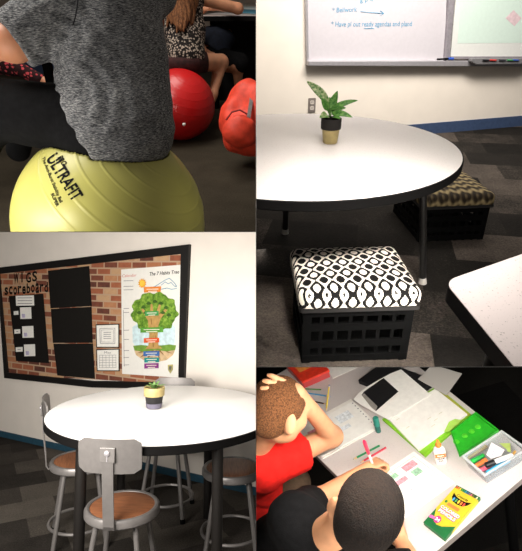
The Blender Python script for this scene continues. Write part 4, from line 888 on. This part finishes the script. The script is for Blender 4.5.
def slab(name, pxs, h0, th, m_, label, cat, grp=None, bevel=0, kids=()):
    o = z4(*np.mean(pxs, 0), h0); f_ = lambda P_, z_: [tuple((z4(*p, h0)-o)[:2]) for p in P_]
    if not kids: return single(4, name, MB().prism(f_(pxs, 0), 0, th), m_, label, cat, o, 0, grp, bevel=bevel)
    t = thing(4, name, label, cat, o, 0, grp); part(kids[0], MB().prism(f_(pxs, 0), 0, th), m_, t, bevel=bevel)
    t['_h'] = h0; return t, o
def quad_map(pxs): # s,t in 0..1 -> picture
    p = [np.array(q, float) for q in pxs]; return lambda s, t: (p[0]*(1-s)+p[1]*s)*(1-t)+(p[3]*(1-s)+p[2]*s)*t
def flat(h0, o, th0, pxs, mb=None, d=.0004): return (mb or MB()).prism([tuple((z4(*p, h0+th0)-o)[:2]) for p in pxs], th0, th0+d)
WS = [(414, 451.6), (455, 483), (400, 522), (361, 487)]
t, o = slab('worksheet', WS, .0005, .0015, M_['white'], 'white worksheet with pink and green marks in front of the boy in black', 'paper', kids=('sheet',))
qm = quad_map(WS); m = MB(); 
def rect(m, qm, h0, o, z, s0, s1, t0, t1): return flat(h0, o, z, [qm(s0, t0), qm(s1, t0), qm(s1, t1), qm(s0, t1)], m)
for a in ((.08, .92, .06, .065), (.08, .92, .93, .935), (.08, .085, .06, .93), (.915, .92, .06, .93), (.08, .92, .5, .505), (.6, .605, .06, .93)): rect(m, qm, .0005, o, .0016, *a)
part('print', m, mat('grey_print', (150, 146, 150)), t)
for a in ((.12, .26, .12, .34), (.30, .40, .40, .62)): m = MB(); rect(m, qm, .0005, o, .0017, *a); part('colouring', m, mat('pink_pencil', (226, 150, 160), .8, var=.15, nscale=120), t)
for a in ((.30, .44, .16, .30), (.14, .24, .46, .60)): m = MB(); rect(m, qm, .0005, o, .0017, *a); part('colouring', m, mat('green_pencil_mark', (150, 190, 160), .8, var=.15, nscale=120), t)
WB = [(353, 401.7), (378, 427), (322, 457), (297, 431)]
t, o = slab('workbook', [(351, 399.5), (381, 427.5), (323, 459), (293, 431)], .0005, .004, M_['card'], 'open white workbook with faint drawings beside the boy in red', 'workbook', kids=('cover',))
part('page', flat(.0005, o, .0041, WB, d=.002), M_['white'], t); qm = quad_map(WB)
m = MB(); 
for a in ((.15, .4, .16, .4), (.5, .62, .3, .5), (.2, .5, .52, .7)): rect(m, qm, .0005, o, .0063, *a)
part('drawing', m, mat('faint_blue_pencil', (222, 226, 228), .8, var=.1, nscale=90), t)
m = MB(); rect(m, qm, .0005, o, .0063, .18, .34, .74, .9); part('colouring', m, mat('pink_pencil', (226, 150, 160)), t)
m = MB()
for i in range(9): rect(m, qm, .0005, o, .0063, .02+.96*i/9, .05+.96*i/9, .012, .03)
part('spiral', m, mat('grey_print', (150, 146, 150)), t)
# dark binder with a white flap
BD = [(359, 384), (385, 365), (437, 385), (409, 402.5)]
t, o = slab('binder', BD, .0006, .028, mat('black_binder', (22, 22, 24), .5, spec=.3), 'black zip binder with a white sheet across it at the back of the table', 'binder', kids=('cover',), bevel=.004)
fl = [(353.5, 399.5), (359, 393), (367, 387), (378, 380.5), (391, 373.5), (401, 369.5), (431, 395), (388.5, 420), (383, 417), (372, 411), (361, 405)]
t2_, o2 = slab('paper_flap', fl, .030, .0015, M_['white'], 'large white curved sheet lying over the black binder', 'paper', kids=('sheet',))
part('window', flat(.030, o2, .0016, [(361.5, 395), (364, 391.5), (383.5, 378), (398.5, 391.5), (376, 411), (371.5, 407)]), mat('black_binder', (22, 22, 24)), t2_, label='black panel showing in the sheet')
part('window_lining', flat(.030, o2, .0021, [(361.5, 395), (364, 393.2), (377.5, 406.5), (375.5, 410.8), (371, 407)]), mat('grey_lining', (142, 136, 130), .6), t2_, label='grey strip')
# open notebook on a lime folder
t, o = slab('folder', [(382.5, 420.5), (437, 387.5), (471.5, 416), (425.5, 458)], .0006, .010, mat('lime_folder', (132, 196, 44), .45, spec=.4), 'lime green folder under the open white notebook', 'folder', kids=('cover',), bevel=.002)
NBK = [(387.4, 419.2), (435.6, 390.2), (467.3, 415.6), (419, 451.5)]
part('spine', flat(.0006, o, .0102, [(435.8, 388.6), (438.4, 388), (471, 415), (467.5, 416.2)], d=.001), mat('olive_yellow', (176, 176, 60), .5), t, label='yellow green spine')
t, o = slab('notebook', NBK, .012, .010, M_['white'], 'thick open white notebook on the lime green folder', 'notebook', kids=('page',)); qm = quad_map(NBK)
for s_, t_2 in ((.1, .12), (.12, .4), (.5, .5), (.56, .62), (.45, .7), (.7, .55)):
    m = MB(); rect(m, qm, .012, o, .0101, s_, s_+.07, t_2, t_2+.012); part('print', m, mat('faint_olive', (206, 204, 180), .8), t)
tb_ = [(444, 432), (449, 422), (455, 419), (461, 420), (465, 417.5), (449.5, 431.5)]
part('tab', flat(.012, o, .0105, tb_, d=.001), mat('pale_green_sheet', (168, 214, 90), .6), t, label='pale green page corner')
slab('plastic_sheet', [(429.7, 367.8), (436, 366), (462, 374), (446.4, 395.5), (418, 379.4)], .0295, .003, clearmat('translucent_grey', (196, 192, 186), .85), 'translucent grey plastic sleeve at the far edge of the table', 'sleeve')
# green lid
LID = [(451, 434), (475.9, 414.3), (499, 432.3), (459.5, 457.5)]
t, o = slab('box_lid', LID, .0118, .006, mat('green_lid_plastic', (44, 178, 40), .3, spec=.5), 'bright green plastic lid lying between notebook and pencil bin', 'lid', kids=('panel',), bevel=.002)
m = MB(); qm = quad_map(LID)
for i in range(4):
    a, b = LID[i], LID[(i+1) % 4]; c_ = np.mean(LID, 0); ia = np.array(a)*.93+c_*.07; ib = np.array(b)*.93+c_*.07; m.prism([tuple((z4(*p, .0118)-o)[:2]) for p in (a, b, ib, ia)], .004, .016)
part('rim', m, mat('green_rim_plastic', (40, 158, 40), .3, spec=.5), t, bevel=.0015)
for q_ in ((456.5, 443), (465, 437), (471.8, 432.5), (478, 428)):
    p = z4(*q_, .0118)-o; part('bump', MB().lathe([(.012, .006), (.0115, .009), (.008, .0105), (.001, .011)], 16, (p[0], p[1], 0)), mat('green_bump_plastic', (86, 206, 50), .3, spec=.5), t, smooth=True)
# clear bin with markers
RIM = [(462.6, 456.2), (501.5, 431), (527, 449), (484.6, 475.3)]; hb = .062
br = [z4(*p, hb) for p in RIM]; bo4 = np.mean(br, 0); bo4[2] = Z4+.0006; br = [p-bo4 for p in br]
bin_ = thing(4, 'pencil_bin', 'clear plastic bin full of markers at the right end of the table', 'bin', bo4)
cm = clearmat('clear_bin_plastic', (176, 184, 190), .26); cr = clearmat('clear_bin_rim', (206, 210, 212), .7)
bt = [p*.86 for p in br]; m = MB()
I_ = lambda p, f_, z: (p[0]*f_, p[1]*f_, z)
m.raw([I_(p, .86, 0) for p in br]+[I_(p, 1, hb) for p in br]+[I_(p, .96, hb) for p in br]+[I_(p, .82, .002) for p in br], [(3, 2, 1, 0), (12, 13, 14, 15)]+[(i, (i+1) % 4, 4+(i+1) % 4, 4+i) for i in range(4)]+[(4+i, 4+(i+1) % 4, 8+(i+1) % 4, 8+i) for i in range(4)]+[(8+i, 8+(i+1) % 4, 12+(i+1) % 4, 12+i) for i in range(4)])
part('tub', m, cm, bin_)
m = MB(); m.raw([I_(p, 1.03, hb-.004) for p in br]+[I_(p, 1.03, hb+.002) for p in br]+[I_(p, .95, hb+.002) for p in br]+[I_(p, .95, hb-.004) for p in br], [(4*j+i, 4*j+(i+1) % 4, (4*j+4) % 16+(i+1) % 4, (4*j+4) % 16+i) for j in range(4) for i in range(4)]); part('rim', m, cr, bin_)
def pen(name, a, b, h, r, c, label, cat, capc=None, grp=None, tip=None, ha=None):
    A = z4(*a, h if ha is None else ha); B = z4(*b, h); o = A; L = B-A
    t = thing(4, name, label, cat, o, 0, grp)
    part('barrel', MB().tube([(0, 0, 0), L*.04, L*.66, L*.68], [r*.8, r, r, r*.8], 12), mat('ink_%d_%d_%d' % c, c, .35, spec=.5), t, smooth=True)
    part('cap', MB().tube([L*.66, L*.97, L], [r*1.15, r*1.15, r*.7], 12), mat('ink_%d_%d_%d' % (capc or c), capc or c, .35, spec=.5), t, smooth=True); return t
bins = 'markers in the clear bin'
Q4 = lambda x, y: (462+x*.115, 420+y*.115)
pen('marker', Q4(55, 330), Q4(215, 225), .020, .007, (206, 178, 50), 'yellow marker along the far left side of the clear bin', 'marker', grp=bins)
pen('marker', Q4(190, 305), Q4(80, 365), .034, .008, (30, 178, 70), 'green capped marker at the left end of the clear bin', 'marker', grp=bins)
pen('marker', Q4(120, 400), Q4(215, 345), .030, .008, (238, 126, 60), 'orange marker between green and pink ones in the clear bin', 'marker', grp=bins)
pen('marker', Q4(150, 440), Q4(275, 390), .024, .008, (232, 96, 120), 'pink marker along the near side of the clear bin', 'marker', grp=bins)
pen('marker', Q4(440, 305), Q4(200, 395), .054, .009, (240, 238, 236), 'white dry erase marker with black cap lying across the clear bin', 'marker', capc=(22, 24, 28), grp=bins)
pen('marker', Q4(215, 460), Q4(410, 345), .030, .008, (62, 178, 226), 'sky blue marker along the near rim of the clear bin', 'marker', grp=bins)
pen('pencil', Q4(420, 330), Q4(465, 270), .044, .004, (196, 150, 70), 'stub of yellow pencil at the right end of the clear bin', 'pencil', grp=bins)
crd = [Q4(256, 196), Q4(370, 262), Q4(340, 314), Q4(252, 338), Q4(212, 303)]
t, o = slab('note_card', crd, .050, .0015, mat('lilac_white_card', (236, 228, 234), .7), 'white note card with pink scribble standing in the clear bin', 'card', kids=('sheet',))
m = MB().tube([z4(*Q4(*p), .0516)-o for p in ((255, 245), (275, 235), (290, 250), (270, 275), (290, 290), (262, 300), (280, 312))], .0008, 5); part('scribble', m, mat('pink_scribble', (226, 160, 190), .7), t)
slab('sticky_note', [Q4(325, 205), Q4(420, 205), Q4(425, 285), Q4(395, 275), Q4(388, 255)], .046, .002, mat('olive_note', (164, 184, 96), .7), 'green folded note behind the white card in the clear bin', 'paper')
# glue bottle
gb = z4(441, 461.5); gk = 2.0/F
gl = thing(4, 'glue_bottle', 'white glue bottle with orange twist cap beside the notebook corner', 'bottle', gb, R(-12))
prof = rrect(.042, .028, .012, 5)
m = MB(); v = []; f = []
for z, s_ in ((0, .93), (.003, 1), (.060, 1), (.070, .94), (.078, .78), (.083, .5), (.088, .42)): v += [(x*s_*1.12, y*s_*1.12, z) for x, y in prof]
N = len(prof)
for j in range(6): f += [(j*N+i, j*N+(i+1) % N, (j+1)*N+(i+1) % N, (j+1)*N+i) for i in range(N)]
f += [tuple(range(N)), tuple(6*N+i for i in range(N))]
part('bottle_body', m.raw(v, f), mat('white_plastic', (238, 238, 236), .35, spec=.5, var=.01), gl, smooth=True)
part('cap', MB().lathe([(.011, .086), (.012, .088), (.012, .096), (.008, .101), (.005, .116), (.0035, .120), (.001, .121)], 20), mat('orange_cap', (236, 120, 40), .4), gl, smooth=True, label='orange twist cap')
lb_ = MB().box((0, -.0163, .034), (.036, .0006, .040)); part('wrap_label', lb_, mat('label_white', (228, 222, 214), .5), gl)
part('label_band', MB().box((0, -.0168, .050), (.042, .0006, .020)), mat('label_orange', (230, 118, 60), .5), gl)
for s_, sz, y, mm, dx in (("Elmer's", .0085, .047, M_['white'], 0), ('GLUE', .012, .030, M_['ink'], 0), ('ALL', .011, .0185, M_['ink'], 0)):
    part('lettering', text_mb(s_, sz, lambda x, y_, y0=y: (x, -.0173, y0+y_), align='CENTER', bold=.0004), mm, gl)
# box of coloured pencils
BX = [(456.9, 485.1), (480.3, 497.4), (444.8, 539), (423.4, 522.2)]; bh = .016
bq = [z4(*p, bh) for p in BX]; bO = np.mean(bq, 0); bO[2] = Z4+.0005
cb_ = thing(4, 'pencil_box', 'yellow and green box of coloured pencils at the near corner of the table', 'box', bO)
bl_ = [(p-bO) for p in bq]; bil = lambda s, t, z=bh: tuple(((bl_[0]*(1-s)+bl_[1]*s)*(1-t)+(bl_[3]*(1-s)+bl_[2]*s)*t)[:2])+(z,)
gB = mat('box_green', (24, 96, 50), .4, spec=.4); yB = mat('box_yellow', (196, 172, 42), .4, spec=.4, var=.03)
part('carton', MB().prism([p[:2] for p in bl_], 0, bh), gB, cb_)
def bx(name, poly, m_, lv, label=None): return part(name, MB().prism_fn(poly, lambda s, t: bil(s, t, bh+.0003*lv), lambda s, t: bil(s, t, bh+.0003*lv+.0003)), m_, cb_, label=label)
bx('front_panel', [(0, .07), (1, .07), (1, .72), (.62, .86), (.42, .89), (.18, .80), (0, .62)], yB, 1, 'yellow front panel')
part('side_panel', MB().raw([bil(1, .07, bh-.0002), bil(1, .70, bh-.0002), bil(1, .84, .001), bil(1, .07, .001)]+[tuple(np.array(bil(1.008, a, z))) for a, z in ((.07, bh-.0002), (.70, bh-.0002), (.84, .001), (.07, .001))], [(0, 1, 2, 3), (7, 6, 5, 4), (0, 4, 5, 1), (1, 5, 6, 2), (2, 6, 7, 3), (3, 7, 4, 0)]), yB, cb_)
for i in range(12):
    c = [(200, 60, 50), (230, 120, 40), (226, 200, 60), (90, 160, 60), (40, 120, 90), (50, 130, 190), (60, 70, 150), (130, 70, 140), (200, 80, 130), (120, 76, 50), (40, 40, 40), (220, 210, 196)][i]
    s0 = .03+.94*i/12; bx('pencil_tip', [(s0, .065), (s0+.065, .065), (s0+.045, .02), (s0+.032, .005), (s0+.02, .02)], mat('tip_%d' % i, c, .5), 2)
sm = [(.12, .17), (.3, .22), (.5, .235), (.7, .23), (.9, .185), (.84, .27), (.7, .335), (.5, .355), (.3, .34), (.17, .27)]
bx('smile_emblem', sm, M_['ink'], 2)
for i, c in enumerate(((60, 140, 200), (70, 150, 90), (226, 190, 60), (226, 120, 50), (196, 60, 60))): bx('emblem_pencil', [(.25+.11*i, .255), (.31+.11*i, .255), (.32+.11*i, .318), (.28+.11*i, .335), (.25+.11*i, .315)], mat('emblem_%d' % i, c, .5), 3)
bx('orange_strip', [(.22, .40), (.72, .40), (.72, .465), (.22, .465)], mat('strip_orange', (226, 116, 60), .5), 2)
bx('age_dot', [(.12+.05*math.cos(PI*i/8), .41+.03*math.sin(PI*i/8)) for i in range(16)], gB, 2)
def bxt(s, s0, s1, t, hgt, m_, lv, name='lettering', **kw):
    v, f = text2d(s, 1, **kw); x0, x1 = min(p[0] for p in v), max(p[0] for p in v)
    part(name, MB().raw([bil(s0+(s1-s0)*(p[0]-x0)/(x1-x0), t-hgt*p[1]/.72, bh+.0003*lv+.0002) for p in v], f), m_, cb_)
bxt('Crayola', .27, .74, .205, .05, M_['ink'], 3, bold=.02, shear=.2)
mg = mat('magenta_print', (190, 40, 120), .5)
for w_, a, b, t_2 in (('COLORED', .10, .90, .575), ('PENCILS', .14, .86, .66)):
    bxt(w_, a-.012, b+.012, t_2+.006, .075, mg, 3, bold=.075); bxt(w_, a, b, t_2, .064, M_['white'], 6, bold=.02)
bx('badge', [(.34+.13*math.cos(PI*i/10), .80+.075*math.sin(PI*i/10)) for i in range(20)], mg, 4); bxt('24', .25, .43, .83, .06, M_['white'], 6, bold=.03)
bx('pencil_art', [(.0, .83), (.05, .79), (.24, .79), (.30, .81), (.24, .83), (.05, .86)], mat('art_pink', (222, 90, 160), .5), 3)
# glue stick, pencils, red box, second sheet
gs = z4(378.5, 431.5); t = thing(4, 'glue_stick', 'dark teal capped stick standing between workbook and folder', 'glue stick', gs)
part('tube', MB().lathe([(.0115, 0), (.0125, .002), (.0125, .05), (.011, .052)], 20), mat('teal_dark', (22, 92, 84), .35, spec=.5), t, smooth=True); part('cap', MB().lathe([(.0133, .038), (.0133, .080), (.012, .083), (.001, .0835)], 20), mat('teal_cap', (34, 124, 108), .35, spec=.5), t, smooth=True)
def pencil(a, b, c, label, h=.004, r=.0038, ha=None, grp='loose pencils on the table', eraser=None):
    A = z4(*a, h if ha is None else ha); B = z4(*b, h); L = B-A; t = thing(4, 'pencil', label, 'pencil', A, 0, grp)
    part('shaft', MB().tube([(0, 0, 0), L*.86], r, 6), mat('paint_%d_%d_%d' % c, c, .4), t); tp = part('tip', MB().tube([L*.86, L*.97], [r, r*.3], 8), mat('bare_wood', (214, 176, 126), .7), t, smooth=True); part('lead', MB().tube([L*.965, L], [r*.35, .0004], 6), mat('lead_%d_%d_%d' % c, c, .5), tp, smooth=True)
    if eraser: part('ferrule', MB().tube([-L*.05, (0, 0, 0)], r*1.08, 10), M_['silver'], t, smooth=True); part('eraser', MB().tube([-L*.10, -L*.05], r, 10), mat('eraser_pink', eraser, .7), t, smooth=True)
pencil((321, 389.6), (298, 388.6), (84, 140, 66), 'green pencil lying by the head of the boy in red')
pencil((300, 392), (331, 396.6), (74, 150, 196), 'blue pencil lying beside the green pencil near the boy in red')
pencil((312, 401), (326, 404), (70, 52, 44), 'short dark brown pencil near the raised arm of the boy in red')
pencil((329, 387), (326.2, 411), (198, 176, 52), 'yellow pencil with an eraser leaning up by the workbook', .012, .0042, .10, eraser=(90, 96, 130))
pencil((379.5, 445.6), (353, 459.5), (22, 128, 74), 'green pencil beside the hand of the boy in black', .006, .0045, grp='pencils by the writing hand')
pencil((386, 447.5), (360, 463), (190, 36, 60), 'red pencil beside the hand of the boy in black', .006, .0045, grp='pencils by the writing hand')
RB = [(284.5, 363.5), (313, 352), (329.5, 370), (302, 382)]
o = z4(*np.mean(RB, 0), .05); o[2] = Z4+.0006; rbx = thing(4, 'pencil_case', 'red plastic pencil case with orange things inside at the top of the table', 'case', o)
rr_ = [(z4(*p, .05)-o)[:2] for p in RB]; bb_ = [tuple(np.array(p)*.96) for p in rr_]
part('tub', MB().prism(bb_, 0, .036), clearmat('red_tub_plastic', (198, 72, 72), .92, .3), rbx, bevel=.004); part('lid', MB().prism(rr_, .036, .05), mat('red_lid_plastic', (230, 58, 36), .3, spec=.5), rbx, bevel=.004)
part('label_patch', MB().prism([tuple(np.array(p)*.55+np.array([-.02, .035])) for p in rr_], .0501, .0508), mat('orange_patch', (232, 150, 70), .5), rbx)
slab('paper_sheet', [(322, 361), (352, 352), (361, 366), (333, 378.6)], .0006, .002, M_['white'], 'white sheet beside the red pencil case at the far edge', 'paper')

# --- boys
j4 = lambda x, y, d: J(4, x, y, d)
C4m = MC[4]; cr_, cu_, cf_ = C4m[:, 0], C4m[:, 1], C4m[:, 2]; UZ = np.array([0, 0, 1.])
red = mat('red_cotton', (214, 34, 28), .9, spec=.15, var=.08, nscale=30); khaki = mat('khaki_cotton', (96, 76, 58), .9, var=.1)
# boy in black (near)
bc = j4(367, 510, 1.42); fdir = cr_*.32+cu_*.52+cf_*.78; udir = UZ*.75+cr_*.42
hp, hM, hP = head(bc, fdir, udir, 1.08)
sL, sR = j4(292, 520, 1.63), j4(345, 572, 1.58); el = j4(316, 500, 1.93); wr = j4(368, 467.5, 2.03)
pel = j4(235, 592, 2.15)
tor = [cap(j4(310, 540, 1.62), pel, .088, .12), cap(sL, sR, .062, .062), cap(j4(318, 552, 1.64), j4(255, 596, 2.05), .085, .11), cap(j4(298, 522, 1.66), j4(232, 570, 2.1), .07, .09)]
armn = [cap(sL, el, .05, .039), cap(el, wr, .037, .024)]
armf = [cap(sR, j4(418, 572, 1.60), .048, .036), cap(j4(418, 572, 1.60), j4(398, 536, 1.74), .034, .024)]
ob = np.array([pel[0], pel[1], H4])
hd = z4(381, 458, .0)-z4(368, 468, 0); hd /= np.linalg.norm(hd)
hn = hand(wr, hd*.9+cr_*.1-UZ*.12, UZ+cr_*-.35, (38, 55, 40), .80, -1, 4, 42)
pant = [cap(pel, j4(300, 560, 2.42), .085, .07), cap(pel, j4(330, 600, 2.3), .085, .07), cap(j4(300, 560, 2.42), j4(300, 580, 2.75), .055, .045), cap(j4(330, 600, 2.3), j4(330, 625, 2.7), .055, .045)]
fnb = union(hp+[cap(j4(322, 538, 1.58), j4(346, 522, 1.47), .054, .054)]+[offset(f_, -.010) for f_ in tor]+armn+armf+hand(j4(398, 536, 1.74), cu_-cr_*.3, UZ, s=.8)+pant, .028)
def with_hand(base, hp_, k=.010):
    hu = union(hp_, .007)
    def f(P):
        a = base(P); b = hu(P); h = np.maximum(k-np.abs(a-b), 0)/k; return np.minimum(a, b)-h*h*k*.25
    f.bb = (np.minimum(base.bb[0], hu.bb[0]), np.maximum(base.bb[1], hu.bb[1])); return f
pb4 = thing(4, 'person', 'boy in a black T-shirt with short dark hair writing with a pink pen', 'person', ob)
part('body', nets(with_hand(fnb, hn), .0042, ob), skinC, pb4, smooth='all')
scut = (j4(308, 505, 1.85), sL-el)
shb = wrinkle(offset(union([cut(union(tor, .05), (j4(328, 534, 1.55), j4(300, 560, 1.66)-j4(338, 527, 1.52))), cut(union([cap(sL, el, .066, .060)]), scut), cut(union([cap(sR, j4(418, 572, 1.60), .064, .058)]), (j4(392, 574, 1.74), sR-j4(418, 572, 1.60)))], .03), .008), .0028, 24, 9)
part('tshirt', nets(shb, .007, ob), blackcloth, pb4, smooth='all', label='black T-shirt')
part('trousers', nets(offset(union(pant, .05), .009), .012, ob), mat('dark_trousers', (24, 24, 28), .9), pb4, smooth='all')
def short_hair(hP, hM, s, seed, low=-.07, front=.055):
    base = union([ell(hP(0, -.010, .026), np.array([.085, .104, .092])*s, hM), ell(hP(0, -.045, -.03), np.array([.070, .062, .06])*s, hM)], .03)
    cutd = cut(base, (hP(0, front, .03), hM @ np.array([0, -.8, .6])), (hP(0, -.05, low), hM @ np.array([0, -.25, 1])))
    ears = union([ell(hP(e*.088, -.010, -.024), np.array([.03, .014, .024])*s, hM) for e in (-1, 1)], .01)
    r_ = np.random.default_rng(seed)
    def f(P):
        q = (P-hP(0, 0, 0)) @ hM; a = np.arctan2(q[:, 0], q[:, 1]); tuft = .0007*np.sin(a*90+q[:, 2]*60+3*np.sin(q[:, 1]*50))+.0007*np.sin(q[:, 0]*410+q[:, 1]*270)
        return np.maximum(cutd(P)+tuft, -ears(P))
    f.bb = base.bb; return f
part('hair', nets(short_hair(hP, hM, 1.08, 1, -.095), .0045, ob), hairmat('short_dark_hair', (14, 10, 8), (44, 32, 24), (190, 190, 190)), pb4, smooth='all')
for e in (-1, 1):
    q = part('eye', MB().ball(hP(e*.032, .086, .0)-ob, .011, 10), M_['white'], pb4, smooth=True); part('iris', MB().ball(hP(e*.032, .0935, -.001)-ob, .006, 8), mat('iris_brown', (60, 40, 28), .3), q, smooth=True)
pa, pb_ = j4(364, 441, 1.90), j4(373.5, 467, 2.055)
pn = thing(4, 'pen', 'pink and white pen held upright by the boy in black', 'pen', pb_)
L = pa-pb_; part('barrel', MB().tube([(0, 0, 0), L*.1, L*.55], [.001, .0052, .0056], 12), M_['white'], pn, smooth=True); part('cap', MB().tube([L*.55, L*.95, L], [.0072, .0074, .005], 12), mat('pink_pen_cap', (222, 40, 80), .35, spec=.5), pn, smooth=True, label='pink cap')
# boy in red (far)
rc_ = j4(279, 410, 1.86); fdir = cr_*.78+cu_*-.12+cf_*.62; udir = UZ*.8-cr_*.1
hp, hM, hP = head(rc_, fdir, udir, 1.10)
sR, sL = j4(262, 468, 2.02), j4(222, 420, 2.1); el = j4(332, 436, 2.15); wr = j4(297, 392, 1.84)
pel = j4(238, 545, 2.62)
tor = [cap(j4(248, 452, 2.05), pel, .10, .13), cap(sR, sL, .066, .06), cap(j4(262, 470, 2.06), j4(262, 530, 2.5), .075, .10), cap(j4(230, 450, 2.12), j4(225, 530, 2.6), .09, .11)]
armn = [cap(sR, el, .056, .043), cap(el, wr, .042, .028)]
armf = [cap(sL, j4(215, 432, 2.35), .05, .04), cap(j4(215, 432, 2.35), j4(268, 446, 2.42), .038, .027)]
ob2 = np.array([pel[0], pel[1], H4])
hdir = j4(268, 384, 1.78)-wr; hdir /= np.linalg.norm(hdir)
hn = hand(wr, hdir, -cf_*.9+cu_*.45, (8, 14, 12), 1.0, 1, 7, 20)
pant = [cap(pel, j4(296, 482, 2.62), .085, .07), cap(pel, j4(280, 520, 2.6), .085, .07), cap(j4(296, 482, 2.62), j4(300, 498, 2.95), .055, .045)]
fnr = union(hp+[cap(j4(254, 447, 2.02), j4(268, 428, 1.93), .058, .058)]+[offset(f_, -.010) for f_ in tor]+armn+armf+hand(j4(268, 446, 2.42), cr_+.2*cu_, UZ, s=.85)+pant, .028)
pr4 = thing(4, 'person', 'boy in a red T-shirt with brown hair resting his hand on his head', 'person', ob2)
part('body', nets(with_hand(fnr, hn), .0045, ob2), skinC, pr4, smooth='all')
scut = (j4(303, 453, 2.08), sR-el)
shr = wrinkle(offset(union([cut(union(tor, .05), (j4(256, 446, 1.98), j4(248, 470, 2.1)-j4(264, 436, 1.95))), cut(union([cap(sR, el, .076, .074)]), scut), cut(union([cap(sL, j4(215, 432, 2.35), .07, .066)]), (j4(217, 428, 2.25), sL-j4(215, 432, 2.35)))], .03), .009), .0034, 22, 13)
part('tshirt', nets(shr, .0075, ob2), red, pr4, smooth='all', label='red T-shirt')
part('shorts', nets(offset(union(pant[:2], .05), .009), .012, ob2), khaki, pr4, smooth='all')
part('hair', nets(short_hair(hP, hM, 1.10, 2, -.085), .0045, ob2), hairmat('short_brown_hair', (84, 52, 31), (148, 98, 60), (190, 190, 190)), pr4, smooth='all')
for e in (-1, 1):
    q = part('eye', MB().ball(hP(e*.032, .086, .0)-ob2, .011, 10), M_['white'], pr4, smooth=True); part('iris', MB().ball(hP(e*.032, .0935, -.001)-ob2, .006, 8), mat('iris_brown', (60, 40, 28), .3), q, smooth=True)

# ================================================================== every box keeps to its own side of the dividers
def cam_plane(ax, val):
    a, b = ((val, -1000), (val, 1500)) if ax == 'x' else ((-1000, val), (1500, val))
    n = np.cross(ray(1, *a), ray(1, *b)); n /= np.linalg.norm(n); return n
bpy.context.view_layer.update()
for o in list(bpy.data.objects):
    if o.type != 'MESH': continue
    r = o
    while r.parent: r = r.parent
    k = ROOM.get(r.name)
    if k is None:                                   # a copy: take the room its source had
        k = ROOM.get(r.name.split('.')[0])
    if k is None or r.name.startswith('light_divider_middle') or r.name.startswith('wall_shelf'): continue
    mw = np.array(o.matrix_world); me = o.data
    for ax, val, sg in PAN[k]:
        n = cam_plane(ax, val); tst = ray(1, val+sg*50, 300) if ax == 'x' else ray(1, 300, val+sg*50)
        if n @ tst < 0: n = -n                      # n points into the kept side
        v = np.empty(len(me.vertices)*3); me.vertices.foreach_get('co', v); v = v.reshape(-1, 3) @ mw[:3, :3].T+mw[:3, 3]
        d = (v-O) @ n-.0012
        if len(d) == 0 or d.min() > -1e-5: continue
        if d.max() < 1e-5: me = None; break
        if me.users > 1: me = me.copy(); o.data = me
        L = mw[:3, :3].T @ n; p = np.linalg.inv(mw) @ np.append(O+n*.0012, 1)
        bm = bmesh.new(); bm.from_mesh(me)
        g = bmesh.ops.bisect_plane(bm, geom=bm.verts[:]+bm.edges[:]+bm.faces[:], dist=1e-6, plane_co=p[:3].tolist(), plane_no=(-L).tolist(), clear_outer=True)
        es = [e for e in g['geom_cut'] if isinstance(e, bmesh.types.BMEdge) and e.is_valid and len(e.link_faces) == 1]
        if es:
            try: bmesh.ops.holes_fill(bm, edges=es, sides=0)
            except Exception: pass
        for e in g['geom_cut']:
            if isinstance(e, bmesh.types.BMEdge) and e.is_valid: e.smooth = False
        bm.to_mesh(me); bm.free()
    if me is None:
        if not o.children: bpy.data.objects.remove(o)
        else: o.data = bpy.data.meshes.new('empty')
